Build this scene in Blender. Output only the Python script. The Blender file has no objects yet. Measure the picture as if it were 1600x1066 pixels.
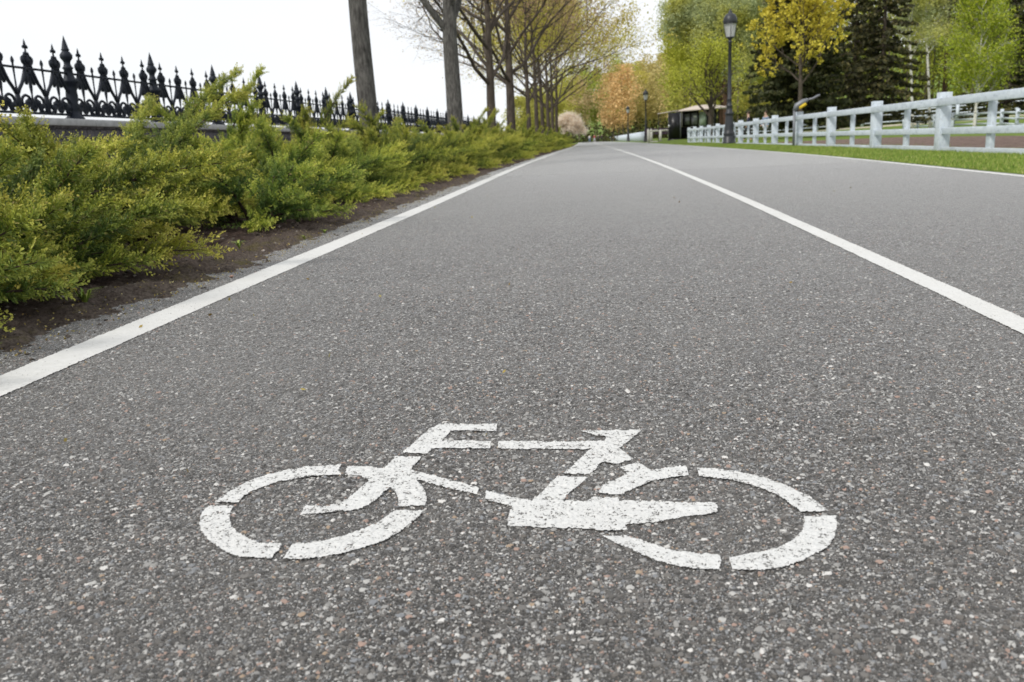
import bpy, bmesh, math, random
import numpy as np
from mathutils import Matrix, Vector

# ------------------------------------------------------------------ camera
C = bpy.context.scene.collection
S = bpy.context.scene
cam_d = bpy.data.cameras.new('camera'); cam = bpy.data.objects.new('camera', cam_d); C.objects.link(cam)
S.camera = cam
cam_d.sensor_width = 36; cam_d.lens = 36 * 1380 / 1600
cam_d.clip_start = .05; cam_d.clip_end = 3000
_r = [[0.9943687645, 0.0201980917, 0.1040326741],
      [0.0970474694, 0.2208181549, -0.9704746937],
      [-0.0425740400, 0.9751058299, 0.2176145023]]
cam.matrix_world = Matrix.Translation((0, 0, .5)) @ Matrix(_r).to_4x4()
cam_d.dof.use_dof = True; cam_d.dof.focus_distance = 1.75; cam_d.dof.aperture_fstop = 9

# ------------------------------------------------------------------ sky, sun, exposure
SUN_EL, SUN_AZ = math.radians(44), math.radians(222)      # azimuth from +Y towards +X
W = bpy.data.worlds.new('World'); S.world = W; W.use_nodes = True
wt = W.node_tree; wt.nodes.clear()
def wn(t, **k):
    n = wt.nodes.new(t)
    for a, b in k.items(): setattr(n, a, b)
    return n
sky = wn('ShaderNodeTexSky', sky_type='NISHITA', sun_disc=False, sun_elevation=SUN_EL, sun_rotation=SUN_AZ)
b1 = wn('ShaderNodeBackground'); b1.inputs[1].default_value = .12; wt.links.new(sky.outputs[0], b1.inputs[0])
b2 = wn('ShaderNodeBackground'); b2.inputs[0].default_value = (.945, .97, 1, 1); b2.inputs[1].default_value = .92
tc = wn('ShaderNodeTexCoord'); mp = wn('ShaderNodeMapping'); mp.inputs['Scale'].default_value = (1, 1, 2.5)
nz = wn('ShaderNodeTexNoise'); nz.inputs['Scale'].default_value = 1.6; nz.inputs['Detail'].default_value = 5
cr = wn('ShaderNodeMapRange'); cr.inputs[1].default_value = .3; cr.inputs[2].default_value = .6; cr.inputs[3].default_value = .84; cr.inputs[4].default_value = 1
mx = wn('ShaderNodeMixShader'); wo = wn('ShaderNodeOutputWorld')
wt.links.new(tc.outputs['Generated'], mp.inputs[0]); wt.links.new(mp.outputs[0], nz.inputs['Vector'])
wt.links.new(nz.outputs[0], cr.inputs[0]); wt.links.new(cr.outputs[0], mx.inputs[0])
wt.links.new(b1.outputs[0], mx.inputs[1]); wt.links.new(b2.outputs[0], mx.inputs[2]); wt.links.new(mx.outputs[0], wo.inputs[0])
sd = bpy.data.lights.new('sun', 'SUN'); sd.energy = 2.1; sd.angle = math.radians(10); sd.color = (1, .96, .89)
sun = bpy.data.objects.new('sun', sd); C.objects.link(sun)
_s = Vector((math.sin(SUN_AZ) * math.cos(SUN_EL), math.cos(SUN_AZ) * math.cos(SUN_EL), math.sin(SUN_EL)))
sun.rotation_euler = _s.to_track_quat('Z', 'Y').to_euler()
S.view_settings.view_transform = 'Standard'; S.view_settings.look = 'None'
S.view_settings.exposure = .22; S.view_settings.gamma = 1

# ------------------------------------------------------------------ materials
def mat(name, build):
    m = bpy.data.materials.new(name); m.use_nodes = True
    nt = m.node_tree; nt.nodes.clear()
    out = nt.nodes.new('ShaderNodeOutputMaterial')
    p = nt.nodes.new('ShaderNodeBsdfPrincipled'); nt.links.new(p.outputs[0], out.inputs[0])
    build(N(nt, p, out)); return m
class N:
    def __init__(s, nt, p, out): s.nt, s.p, s.out = nt, p, out
    def node(s, t, ins={}, **k):
        n = s.nt.nodes.new(t)
        for a, b in k.items(): setattr(n, a, b)
        for a, b in ins.items():
            s.put(n, a, b)
        return n
    def put(s, n, a, b):
        if isinstance(b, bpy.types.NodeSocket): s.nt.links.new(b, n.inputs[a])
        else:
            if isinstance(b, tuple) and len(b) == 3 and n.inputs[a].type == 'RGBA': b = b + (1,)
            n.inputs[a].default_value = b
    def pos(s): return s.node('ShaderNodeNewGeometry').outputs['Position']
    def obj(s): return s.node('ShaderNodeTexCoord').outputs['Object']
    def island(s): return s.node('ShaderNodeNewGeometry').outputs['Random Per Island']
    def noise(s, v, scale, det=3, rough=.55, col=False):
        n = s.node('ShaderNodeTexNoise', {'Vector': v, 'Scale': scale, 'Detail': det, 'Roughness': rough})
        return n.outputs[1 if col else 0]
    def vor(s, v, scale, feature='F1', rnd=1.):
        return s.node('ShaderNodeTexVoronoi', {'Vector': v, 'Scale': scale, 'Randomness': rnd}, feature=feature)
    def ramp(s, f, pts, interp='LINEAR'):
        n = s.node('ShaderNodeValToRGB', {'Fac': f}); cr = n.color_ramp; cr.interpolation = interp
        while len(cr.elements) < len(pts): cr.elements.new(.5)
        for e, (a, c) in zip(cr.elements, pts):
            e.position = a; e.color = tuple(c) + (1,) if not isinstance(c, (int, float)) else (c, c, c, 1)
        return n.outputs[0]
    def mix(s, f, a, b, mode='MIX'):
        n = s.nt.nodes.new('ShaderNodeMix'); n.data_type = 'RGBA'; n.blend_type = mode
        for i, v in ((0, f), (6, a), (7, b)):
            if isinstance(v, bpy.types.NodeSocket): s.nt.links.new(v, n.inputs[i])
            else:
                if i and len(v) == 3: v = tuple(v) + (1,)
                n.inputs[i].default_value = v
        return n.outputs[2]
    def math(s, op, a, b=0.):
        n = s.node('ShaderNodeMath', {0: a, 1: b}, operation=op); return n.outputs[0]
    def rng(s, v, a, b, c, d):
        return s.node('ShaderNodeMapRange', {0: v, 1: a, 2: b, 3: c, 4: d}).outputs[0]
    def scale(s, v, xyz):
        return s.node('ShaderNodeMapping', {'Vector': v, 'Scale': xyz}).outputs[0]
    def attr(s, name):
        return s.node('ShaderNodeAttribute', attribute_name=name)
    def sep(s, v): return s.node('ShaderNodeSeparateXYZ', {0: v}).outputs
    def bump(s, h, strength, dist):
        n = s.node('ShaderNodeBump', {'Height': h, 'Strength': strength, 'Distance': dist}); s.nt.links.new(n.outputs[0], s.p.inputs['Normal']); return n
    def base(s, c, rough=.8, spec=.3, metal=0.):
        s.put(s.p, 'Base Color', c); s.put(s.p, 'Roughness', rough); s.put(s.p, 'Specular IOR Level', spec); s.put(s.p, 'Metallic', metal)

def stones(n):
    """crushed aggregate set in bitumen: three sizes of chips, each with its own colour"""
    v = n.pos()
    jig = n.noise(v, 180, 2, .5, True)
    vv = n.node('ShaderNodeVectorMath', {0: v, 1: n.node('ShaderNodeVectorMath', {0: jig, 3: .004}, operation='SCALE').outputs[0]}, operation='ADD').outputs[0]
    c1 = n.vor(vv, 108); c2 = n.vor(vv, 200); c3 = n.vor(vv, 400)
    cell = lambda c, i: n.sep(c.outputs['Color'])[i]
    m3 = n.rng(n.math('SUBTRACT', n.rng(cell(c3, 1), 0, 1, .30, .70), c3.outputs['Distance']), -.02, .06, 0, 1)
    m2 = n.rng(n.math('SUBTRACT', n.rng(cell(c2, 1), 0, 1, .15, .66), c2.outputs['Distance']), -.02, .05, 0, 1)
    m1 = n.rng(n.math('SUBTRACT', n.rng(cell(c1, 1), .25, 1, .0, .60), c1.outputs['Distance']), -.01, .04, 0, 1)
    h1 = n.math('MULTIPLY', m1, n.math('ADD', .62, n.math('MULTIPLY', cell(c1, 2), .38)))
    h2 = n.math('MULTIPLY', m2, n.math('ADD', .35, n.math('MULTIPLY', cell(c2, 2), .35)))
    h3 = n.math('MULTIPLY', m3, n.math('ADD', .12, n.math('MULTIPLY', cell(c3, 2), .25)))
    h = n.math('MAXIMUM', h1, n.math('MAXIMUM', h2, h3))
    h = n.math('ADD', h, n.math('MULTIPLY', n.math('SUBTRACT', n.noise(v, 60, 4, .6), .5), .9))
    return v, (c1, c2, c3), (m1, m2, m3), h, cell
def asphalt_color(n):
    v, (c1, c2, c3), (m1, m2, m3), h, cell = stones(n)
    pal = [(0, (.032, .029, .027)), (.18, (.075, .069, .063)), (.34, (.135, .125, .115)), (.48, (.27, .262, .25)), (.60, (.10, .088, .077)),
           (.71, (.44, .43, .41)), (.82, (.20, .207, .218)), (.895, (.34, .23, .185)), (.930, (.64, .62, .59)), (.958, (.13, .122, .115)), (.985, (.34, .245, .165))]
    col1 = n.ramp(cell(c1, 0), pal, 'CONSTANT'); col2 = n.ramp(cell(c2, 0), pal, 'CONSTANT'); col3 = n.ramp(cell(c3, 0), pal, 'CONSTANT')
    bind = n.ramp(n.noise(v, 320, 3), [(.3, (.012, .011, .010)), (.7, (.045, .042, .038))])
    c = n.mix(m3, bind, col3); c = n.mix(m2, c, col2); c = n.mix(m1, c, col1)
    c = n.mix(n.rng(n.noise(v, 1.3, 4, .6), .35, .7, .0, .25), c, (.20, .19, .176))
    return c, h, v
def relief(n, h, off=0.):
    d = n.node('ShaderNodeDisplacement', {'Height': n.math('ADD', h, off), 'Midlevel': .45, 'Scale': .0039})
    n.nt.links.new(d.outputs[0], n.out.inputs['Displacement'])
def grazing_sheen(n, w=.55):
    n.put(n.p, 'Sheen Weight', w); n.put(n.p, 'Sheen Roughness', .28); n.put(n.p, 'Sheen Tint', (.95, .95, .96))
def m_asphalt(rel):
    def f(n):
        c, h, v = asphalt_color(n)
        c = n.mix(n.rng(n.noise(n.scale(v, (.9, .25, 1)), 1.1, 4), .45, .75, 0, .25), c, (.12, .117, .112))
        yy = n.sep(v)[1]; c = n.mix(n.rng(yy, 4, 20, 0, .25), c, (.27, .26, .245))       # grazing-light brightening of the far stretch, painted into its colour
        n.base(c, .62, .5); grazing_sheen(n, n.rng(yy, 1.6, 13, .34, 1.))  # sheen grows with distance to add to that grazing brightening
        n.bump(h, 1., .0022 if rel else .0035)
        if rel: relief(n, h)
    return f
def m_paint(n):
    c, h, v = asphalt_color(n)
    pit = n.noise(v, 190, 3, .6)
    thr = n.rng(n.noise(v, 16, 3, .6), .3, .75, .33, .435)
    worn = n.math('MAXIMUM', n.math('LESS_THAN', pit, thr), n.math('LESS_THAN', n.math('ADD', h, n.math('MULTIPLY', n.noise(v, 70, 3), .5)), .17))
    w = n.mix(n.noise(v, 60, 4), (.53, .525, .51), (.68, .68, .67))
    w = n.mix(n.rng(n.noise(v, 3.5, 5), .45, .8, 0, .3), w, (.52, .51, .49))
    n.base(n.mix(worn, w, n.mix(.4, c, (.20, .19, .18))), .62, .4)
    n.bump(n.math('SUBTRACT', h, n.math('MULTIPLY', worn, .8)), .7, .0010)
    relief(n, n.math('MULTIPLY', h, .5), .50)
def m_line(rel):
    def f(n):
        v, cc, mm, h, cell = stones(n)
        worn = n.math('LESS_THAN', n.noise(v, 150, 3, .6), n.rng(n.noise(v, 6, 4), .3, .75, .22, .41))
        w = n.mix(n.noise(v, 40, 4), (.55, .545, .525), (.67, .665, .65))
        w = n.mix(n.rng(n.noise(v, 2.2, 5), .45, .8, 0, .35), w, (.50, .485, .45))
        n.base(n.mix(worn, w, (.27, .25, .23)), .6, .4); n.bump(n.math('SUBTRACT', h, worn), .6, .0009)
        if rel: relief(n, n.math('MULTIPLY', h, .5), .50)
    return f
def m_soil(n):
    v = n.pos()
    c = n.ramp(n.noise(v, 26, 6, .7), [(.25, (.022, .014, .011)), (.5, (.070, .047, .038)), (.75, (.15, .112, .093))])
    x = n.sep(v)[0]
    edge = n.rng(n.math('ADD', x, n.math('MULTIPLY', n.noise(v, 2.2, 3), .3)), -1.85, -1.42, 0, 1)
    c = n.mix(n.math('MULTIPLY', edge, .85), c, n.ramp(n.noise(v, 90, 4), [(.3, (.055, .043, .035)), (.7, (.23, .19, .16))]))
    moss = n.rng(n.noise(v, 5, 5, .7), .56, .68, 0, .7)
    c = n.mix(n.math('MULTIPLY', moss, edge), c, (.15, .13, .035))
    n.base(c, .95, .15); n.bump(n.noise(v, 70, 6, .75), 1, .022)
def m_arena(n):
    v = n.pos()
    n.base(n.ramp(n.noise(v, 7, 6, .75), [(.32, (.085, .058, .048)), (.5, (.22, .155, .13)), (.68, (.36, .27, .23))]), .95, .15); n.bump(n.noise(v, 9, 6, .75), 1, .12)
def m_lawn(n):
    v = n.pos()
    c = n.ramp(n.noise(v, 1.6, 5, .65), [(.3, (.11, .17, .025)), (.6, (.19, .26, .045)), (.8, (.27, .30, .08))])
    c = n.mix(n.rng(n.noise(v, 70, 3), .35, .7, 0, .5), c, (.06, .10, .02))
    n.base(c, .9, .2); n.bump(n.noise(v, 60, 4), 1, .03)
def m_blade(n):
    c = n.ramp(n.island(), [(0, (.10, .18, .022)), (.5, (.19, .28, .04)), (.85, (.30, .36, .07)), (1, (.42, .38, .16))])
    n.base(c, .6, .3)
    n.put(n.p, 'Subsurface Weight', 0)
def leafmat(pts, rough=.6, trans=.25, hue=None):
    def f(n):
        r = n.island()
        c = n.ramp(r, pts)
        if hue:
            c = n.mix(n.rng(n.noise(n.obj(), hue[0], 3), .42, .6, 0, hue[2]), c, hue[1])
        rn = n.node('ShaderNodeObjectInfo').outputs['Random']
        c = n.node('ShaderNodeHueSaturation', {'Hue': n.rng(rn, 0, 1, .488, .508), 'Value': n.rng(rn, 0, 1, .88, 1.12), 'Color': c}).outputs[0]
        n.base(c, rough, .25)
        t = n.node('ShaderNodeBsdfTranslucent', {'Color': c}); m = n.node('ShaderNodeMixShader', {0: trans, 1: n.p.outputs[0], 2: t.outputs[0]})
        n.nt.links.new(m.outputs[0], n.out.inputs[0])
    return f
def m_juniper(n):
    a = n.attr('tone').outputs['Fac']             # 0 old inner shoots with gap shade painted in, 1 new growth at tips
    r = n.island()
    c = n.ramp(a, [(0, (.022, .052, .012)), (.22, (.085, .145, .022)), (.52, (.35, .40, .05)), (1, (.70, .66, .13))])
    c = n.mix(n.rng(r, .4, 1, 0, .25), c, (.20, .22, .04))
    c = n.mix(n.rng(r, .955, .965, 0, .7), c, (.34, .25, .10))
    rn = n.node('ShaderNodeObjectInfo').outputs['Random']
    c = n.mix(n.rng(n.noise(n.obj(), 2.3, 3), .45, .65, 0, .35), c, (.08, .16, .055))
    c = n.node('ShaderNodeHueSaturation', {'Hue': n.rng(rn, 0, 1, .485, .505), 'Saturation': 1., 'Value': n.rng(rn, 0, 1, .9, 1.12), 'Color': c}).outputs[0]
    n.base(c, .55, .3)
    t = n.node('ShaderNodeBsdfTranslucent', {'Color': c}); m = n.node('ShaderNodeMixShader', {0: .12, 1: n.p.outputs[0], 2: t.outputs[0]})
    n.nt.links.new(m.outputs[0], n.out.inputs[0])
def m_bark(c1, c2, sc=(14, 14, 3)):
    def f(n):
        v = n.obj()
        c = n.ramp(n.noise(n.scale(v, sc), 1, 6, .65), [(.3, c1), (.7, c2)])
        c = n.mix(n.rng(n.noise(v, 3.1, 4), .55, .75, 0, .5), c, tuple(min(1, x * 1.5) for x in c2))
        n.base(c, .9, .15); n.bump(n.noise(n.scale(v, (sc[0] * 2, sc[1] * 2, sc[2] * 1.4)), 1, 6, .7), 1, .06)
    return f
def m_birchbark(n):
    v = n.obj()
    c = n.mix(n.math('GREATER_THAN', n.noise(n.scale(v, (6, 6, 14)), 1, 4), .6), (.62, .60, .55), (.06, .055, .05))
    n.base(c, .8, .2)
def m_iron(n):
    v = n.obj()
    n.base(n.mix(n.noise(v, 12, 4), (.006, .009, .016), (.015, .020, .032)), .55, .28); n.bump(n.noise(v, 90, 3), .4, .002)
def m_lampiron(n):
    v = n.obj(); n.base(n.mix(n.noise(v, 8, 4), (.016, .018, .022), (.040, .043, .048)), .42, .4)
def m_stone(n):
    v = n.pos(); y = n.sep(v)
    vec = n.node('ShaderNodeCombineXYZ', {0: y[1], 1: y[2], 2: 0.}).outputs[0]
    vec = n.node('ShaderNodeVectorMath', {0: vec, 1: n.node('ShaderNodeVectorMath', {0: n.noise(v, 9, 2, .5, True), 3: .035}, operation='SCALE').outputs[0]}, operation='ADD').outputs[0]
    b = n.node('ShaderNodeTexBrick', {'Vector': vec, 'Color1': (.055, .055, .065), 'Color2': (.115, .105, .110), 'Mortar': (.022, .021, .022), 'Scale': 1., 'Mortar Size': .009, 'Brick Width': .17, 'Row Height': .12, 'Mortar Smooth': .2}, offset=.5)
    c = n.mix(n.rng(n.noise(v, 14, 5), .3, .7, 0, .55), b.outputs[0], (.085, .085, .10), 'MIX')
    n.base(c, .9, .2)
    n.bump(n.math('SUBTRACT', n.noise(v, 22, 5), n.math('MULTIPLY', b.outputs['Fac'], 1.5)), 1, .03)
def m_cap(n):
    v = n.pos(); n.base(n.ramp(n.noise(v, 7, 6, .65), [(.3, (.33, .33, .335)), (.7, (.52, .52, .53))]), .8, .3); n.bump(n.noise(v, 60, 4), .5, .004)
def m_whitewood(n):
    v = n.pos()
    c = n.ramp(n.noise(n.scale(v, (22, 4, 10)), 1.2, 6, .75), [(.30, (.36, .41, .47)), (.42, (.53, .59, .66)), (.72, (.68, .735, .79))])
    c = n.mix(n.rng(n.noise(v, 24, 5, .7), .57, .70, 0, .65), c, (.26, .26, .25))
    c = n.mix(n.rng(n.math('ADD', n.sep(v)[2], n.math('MULTIPLY', n.noise(v, 9, 4), .3)), .12, .42, .45, 0), c, (.30, .31, .26))
    n.base(c, .6, .35); n.bump(n.noise(n.scale(v, (40, 6, 12)), 1, 4), .4, .004)
def plain(c, rough=.6, spec=.4, metal=0., var=.2, sc=6):
    def f(n):
        v = n.obj(); d = tuple(x * (1 - var) for x in c)
        n.base(n.mix(n.noise(v, sc, 4), c, d), rough, spec, metal)
    return f
def m_glass(n):
    n.base((.93, .94, .95), .3, .5)
    t = n.node('ShaderNodeBsdfTranslucent', {'Color': (.95, .95, .97)}); m = n.node('ShaderNodeMixShader', {0: .68, 1: n.p.outputs[0], 2: t.outputs[0]}); n.nt.links.new(m.outputs[0], n.out.inputs[0])
def m_forest(pale=0.):
    def f(n):
        c = n.attr('tint').outputs['Color']
        r = n.island()
        c = n.mix(n.rng(r, 0, 1, 0, .20), c, (.12, .12, .04), 'MIX')
        n.base(c, .8, .1)
        t = n.node('ShaderNodeBsdfTranslucent', {'Color': c}); m = n.node('ShaderNodeMixShader', {0: .3, 1: n.p.outputs[0], 2: t.outputs[0]})
        n.nt.links.new(m.outputs[0], n.out.inputs[0])
    return f
M = dict(
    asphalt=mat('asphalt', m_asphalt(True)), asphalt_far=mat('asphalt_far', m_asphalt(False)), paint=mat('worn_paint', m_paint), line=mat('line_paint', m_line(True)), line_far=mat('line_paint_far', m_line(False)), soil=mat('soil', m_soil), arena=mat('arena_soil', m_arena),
    lawn=mat('lawn', m_lawn), blade=mat('grass_blades', m_blade), juniper=mat('juniper_foliage', m_juniper),
    jwood=mat('juniper_wood', m_bark((.05, .035, .028), (.15, .11, .085), (30, 30, 30))),
    bark=mat('grey_bark', m_bark((.035, .033, .031), (.21, .20, .185), (22, 22, 5))), darkbark=mat('dark_bark', m_bark((.045, .036, .029), (.135, .11, .09))), farbark=mat('brown_bark', m_bark((.10, .08, .065), (.24, .19, .155))),
    redbark=mat('reddish_bark', m_bark((.05, .028, .018), (.13, .08, .055))), birchbark=mat('birch_bark', m_birchbark),
    iron=mat('painted_iron', m_iron), lampiron=mat('lamp_iron', m_lampiron), stone=mat('stone_blocks', m_stone), cap=mat('cap_stone', m_cap),
    white=mat('weathered_white_wood', m_whitewood), cream=mat('cream_paint', plain((.72, .70, .62))), black=mat('black_paint', plain((.010, .010, .013), .35)),
    roof=mat('pinkish_roof', plain((.60, .52, .47))), sand=mat('sand', plain((.52, .46, .37), .9)), glass=mat('lamp_glass', m_glass), pane=mat('pale_green_pane', plain((.36, .45, .36), .15, .6)),
    metal=mat('grey_metal', plain((.20, .21, .23), .45, .5, .3)), yellow=mat('yellow_paint', plain((.70, .50, .03))), signwhite=mat('notice_white', plain((.7, .7, .7))),
    purple=mat('purple_flowers', plain((.10, .05, .12))),
    pebble=mat('pale_pebble', plain((.55, .50, .46), .8)), pink=mat('pink_pebble', plain((.52, .33, .26), .8)), twig=mat('twig', plain((.09, .06, .045), .9)),
    l_bud=mat('reddish_buds', leafmat([(0, (.30, .19, .12)), (.5, (.45, .31, .20)), (.8, (.54, .42, .20)), (1, (.68, .60, .16))])),
    l_yellow=mat('yellow_green_leaves', leafmat([(0, (.42, .42, .05)), (.5, (.62, .58, .08)), (1, (.76, .70, .16))], hue=(.5, (.48, .30, .13), .45), trans=.35)),
    l_gold=mat('golden_flower_clusters', leafmat([(0, (.50, .44, .05)), (.5, (.66, .56, .07)), (1, (.78, .68, .12))])),
    l_willow=mat('grey_green_leaves', leafmat([(0, (.28, .33, .17)), (.6, (.40, .45, .23)), (1, (.52, .55, .27))], hue=(.45, (.50, .48, .08), .8), trans=.3)),
    l_olive=mat('yellow_olive_leaves', leafmat([(0, (.30, .32, .04)), (.5, (.44, .44, .05)), (1, (.58, .55, .09))], trans=.35)),
    l_lime=mat('lime_leaves', leafmat([(0, (.20, .28, .02)), (.5, (.33, .40, .03)), (1, (.48, .50, .06))])),
    l_dark=mat('dark_needles', leafmat([(0, (.035, .042, .018)), (.7, (.065, .070, .028)), (1, (.13, .125, .045))], trans=.08)),
    l_spruce=mat('spruce_needles', leafmat([(0, (.035, .040, .018)), (.7, (.075, .075, .030)), (1, (.15, .13, .045))], trans=.08)),
    l_blossom=mat('white_blossom', leafmat([(0, (.93, .80, .64)), (.5, (.97, .88, .74)), (1, (.98, .94, .84))], trans=.5)),
    forest=mat('far_foliage', m_forest()),
    skin=mat('skin', plain((.55, .36, .28))), hair=mat('hair', plain((.05, .03, .02))), navy=mat('navy_cloth', plain((.02, .025, .06))),
    red=mat('red_cloth', plain((.42, .05, .05))), palecloth=mat('white_cloth', plain((.65, .66, .70))), darkcloth=mat('dark_cloth', plain((.02, .02, .025))), bluecloth=mat('blue_cloth', plain((.20, .28, .42))),
)

for k_ in ('asphalt', 'paint', 'line'): M[k_].displacement_method = 'DISPLACEMENT'

# ------------------------------------------------------------------ mesh helpers
class MB:
    """collects quads/tris as numpy chunks"""
    def __init__(s): s.v = []; s.q = []; s.t = []; s.n = 0; s.tone = []; s.qm = []; s.tm = []
    def add(s, v, q=None, t=None, tone=None, mi=0):
        v = np.asarray(v, float).reshape(-1, 3)
        if q is not None and len(q): q = np.asarray(q, int).reshape(-1, 4); s.q.append(q + s.n); s.qm.append(np.full(len(q), mi))
        if t is not None and len(t): t = np.asarray(t, int).reshape(-1, 3); s.t.append(t + s.n); s.tm.append(np.full(len(t), mi))
        s.v.append(v); s.n += len(v)
        s.tone.append(np.zeros((len(v), 3)) if tone is None else np.broadcast_to(np.asarray(tone, float).reshape(-1, 3) if np.ndim(tone) > 0 else np.full((1, 3), float(tone)), (len(v), 3)))
    def box(s, a, b, mi=0):
        x0, y0, z0 = a; x1, y1, z1 = b
        v = [(x0, y0, z0), (x1, y0, z0), (x1, y1, z0), (x0, y1, z0), (x0, y0, z1), (x1, y0, z1), (x1, y1, z1), (x0, y1, z1)]
        s.add(v, [(0, 3, 2, 1), (4, 5, 6, 7), (0, 1, 5, 4), (1, 2, 6, 5), (2, 3, 7, 6), (3, 0, 4, 7)], mi=mi); return s
    def beam(s, p, q, w, h, mi=0):
        """box from p to q, width w sideways, height h upwards"""
        p = np.array(p, float); q = np.array(q, float); d = q - p; d /= np.linalg.norm(d)
        up = np.array([0, 0, 1.]) if abs(d[2]) < .95 else np.array([0, 1., 0])
        r = np.cross(d, up); r /= np.linalg.norm(r); u = np.cross(r, d)
        v = [c + a * r * w / 2 + b * u * h / 2 for c in (p, q) for a, b in ((-1, -1), (1, -1), (1, 1), (-1, 1))]
        s.add(v, [(0, 1, 2, 3), (7, 6, 5, 4), (0, 4, 5, 1), (1, 5, 6, 2), (2, 6, 7, 3), (3, 7, 4, 0)], mi=mi); return s
    def tube(s, pts, rad, k=6, cap=True, flat=1., mi=0):
        P = np.array(pts, float); n = len(P); rad = np.broadcast_to(np.asarray(rad, float), (n,))
        T = np.gradient(P, axis=0); T /= np.linalg.norm(T, axis=1)[:, None] + 1e-12
        ref = np.array([1., 0, 0]) if abs(T[0][0]) < .8 else np.array([0, 1., 0])
        A = np.cross(T, ref); A /= np.linalg.norm(A, axis=1)[:, None] + 1e-12; B = np.cross(T, A)
        a = np.arange(k) * 2 * math.pi / k
        v = P[:, None, :] + rad[:, None, None] * (np.cos(a)[None, :, None] * A[:, None, :] * flat + np.sin(a)[None, :, None] * B[:, None, :])
        i = np.arange(n - 1)[:, None] * k; j = np.arange(k)[None, :]; j2 = (j + 1) % k
        q = np.stack([i + j, i + j2, i + k + j2, i + k + j], -1).reshape(-1, 4)
        vv = v.reshape(-1, 3)
        t = []
        if cap:
            vv = np.vstack([vv, P[0], P[-1]]); c0 = n * k; c1 = c0 + 1
            t = [(c0, (x + 1) % k, x) for x in range(k)] + [(c1, (n - 1) * k + x, (n - 1) * k + (x + 1) % k) for x in range(k)]
        s.add(vv, q, t, mi=mi); return s
    def lathe(s, prof, k=16, c=(0, 0, 0), mi=0):
        """prof: (radius, z) from bottom to top"""
        P = np.array(prof, float); n = len(P); a = np.arange(k) * 2 * math.pi / k
        v = np.stack([c[0] + P[:, 0:1] * np.cos(a), c[1] + P[:, 0:1] * np.sin(a), c[2] + np.repeat(P[:, 1:2], k, 1)], -1).reshape(-1, 3)
        i = np.arange(n - 1)[:, None] * k; j = np.arange(k)[None, :]; j2 = (j + 1) % k
        q = np.stack([i + j, i + j2, i + k + j2, i + k + j], -1).reshape(-1, 4); s.add(v, q, mi=mi); return s
    def cards(s, c, size, rng, aspect=1., tone=None, up=0.):
        """randomly turned diamond shaped leaves at the points c"""
        c = np.asarray(c, float); n = len(c)
        if not n: return s
        d = rng.normal(size=(n, 3)); d[:, 2] += up; d /= np.linalg.norm(d, axis=1)[:, None]
        e = np.cross(d, rng.normal(size=(n, 3))); e /= np.linalg.norm(e, axis=1)[:, None] + 1e-9
        z = (size * rng.uniform(.6, 1.4, n))[:, None]
        v = np.stack([c - d * z * .5, c + e * z * .32 * aspect, c + d * z * .5, c - e * z * .32 * aspect], 1).reshape(-1, 3)
        q = np.arange(4 * n).reshape(-1, 4)
        s.add(v, q, tone=None if tone is None else (np.repeat(np.asarray(tone, float), 4, 0) if np.ndim(tone) > 1 else tone)); return s
    def mesh(s, name, mats, smooth=False, attr=None):
        v = np.vstack(s.v); q = np.vstack(s.q) if s.q else np.zeros((0, 4), int); t = np.vstack(s.t) if s.t else np.zeros((0, 3), int)
        me = bpy.data.meshes.new(name); me.vertices.add(len(v)); me.vertices.foreach_set('co', v.astype(np.float32).ravel())
        nl = len(q) * 4 + len(t) * 3; me.loops.add(nl); me.loops.foreach_set('vertex_index', np.concatenate([q.ravel(), t.ravel()]).astype(np.int32))
        me.polygons.add(len(q) + len(t))
        st = np.concatenate([np.arange(len(q)) * 4, len(q) * 4 + np.arange(len(t)) * 3]).astype(np.int32)
        me.polygons.foreach_set('loop_start', st)
        if isinstance(mats, (list, tuple)):
            for m in mats: me.materials.append(m)
            me.polygons.foreach_set('material_index', np.concatenate(s.qm + s.tm).astype(np.int32))
        else: me.materials.append(mats)
        if smooth: me.polygons.foreach_set('use_smooth', np.ones(len(q) + len(t), bool))
        if attr:
            tn = np.vstack(s.tone)
            if attr == 'tone':
                a = me.attributes.new('tone', 'FLOAT', 'POINT'); a.data.foreach_set('value', tn[:, 0].astype(np.float32))
            else:
                a = me.color_attributes.new(attr, 'FLOAT_COLOR', 'POINT'); a.data.foreach_set('color', np.hstack([tn, np.ones((len(tn), 1))]).astype(np.float32).ravel())
        me.update(calc_edges=True); me.validate(); return me
    def build(s, name, mats, parent=None, smooth=False, attr=None):
        o = bpy.data.objects.new(name, s.mesh(name, mats, smooth, attr)); C.objects.link(o); o.parent = parent; return o
def tag(o, label=None, cat=None, group=None, kind=None):
    if label: o['label'] = label
    if cat: o['category'] = cat
    if group: o['group'] = group
    if kind: o['kind'] = kind
    return o
def empty(name, loc=(0, 0, 0), rz=0.):
    o = bpy.data.objects.new(name, None); C.objects.link(o); o.location = loc; o.rotation_euler = (0, 0, rz); o.empty_display_size = .2; return o
def copy_thing(o):
    c = o.copy(); C.objects.link(c)
    for ch in list(o.children):
        d = ch.copy(); C.objects.link(d); d.parent = c
        for g in list(ch.children):
            e = g.copy(); C.objects.link(e); e.parent = d
    return c
def bevel(o, w=.01, seg=2):
    m = o.modifiers.new('bevel', 'BEVEL'); m.width = w; m.segments = seg; m.limit_method = 'ANGLE'; return o
def lerp(x, xs, ys): return float(np.interp(x, xs, ys))

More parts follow.
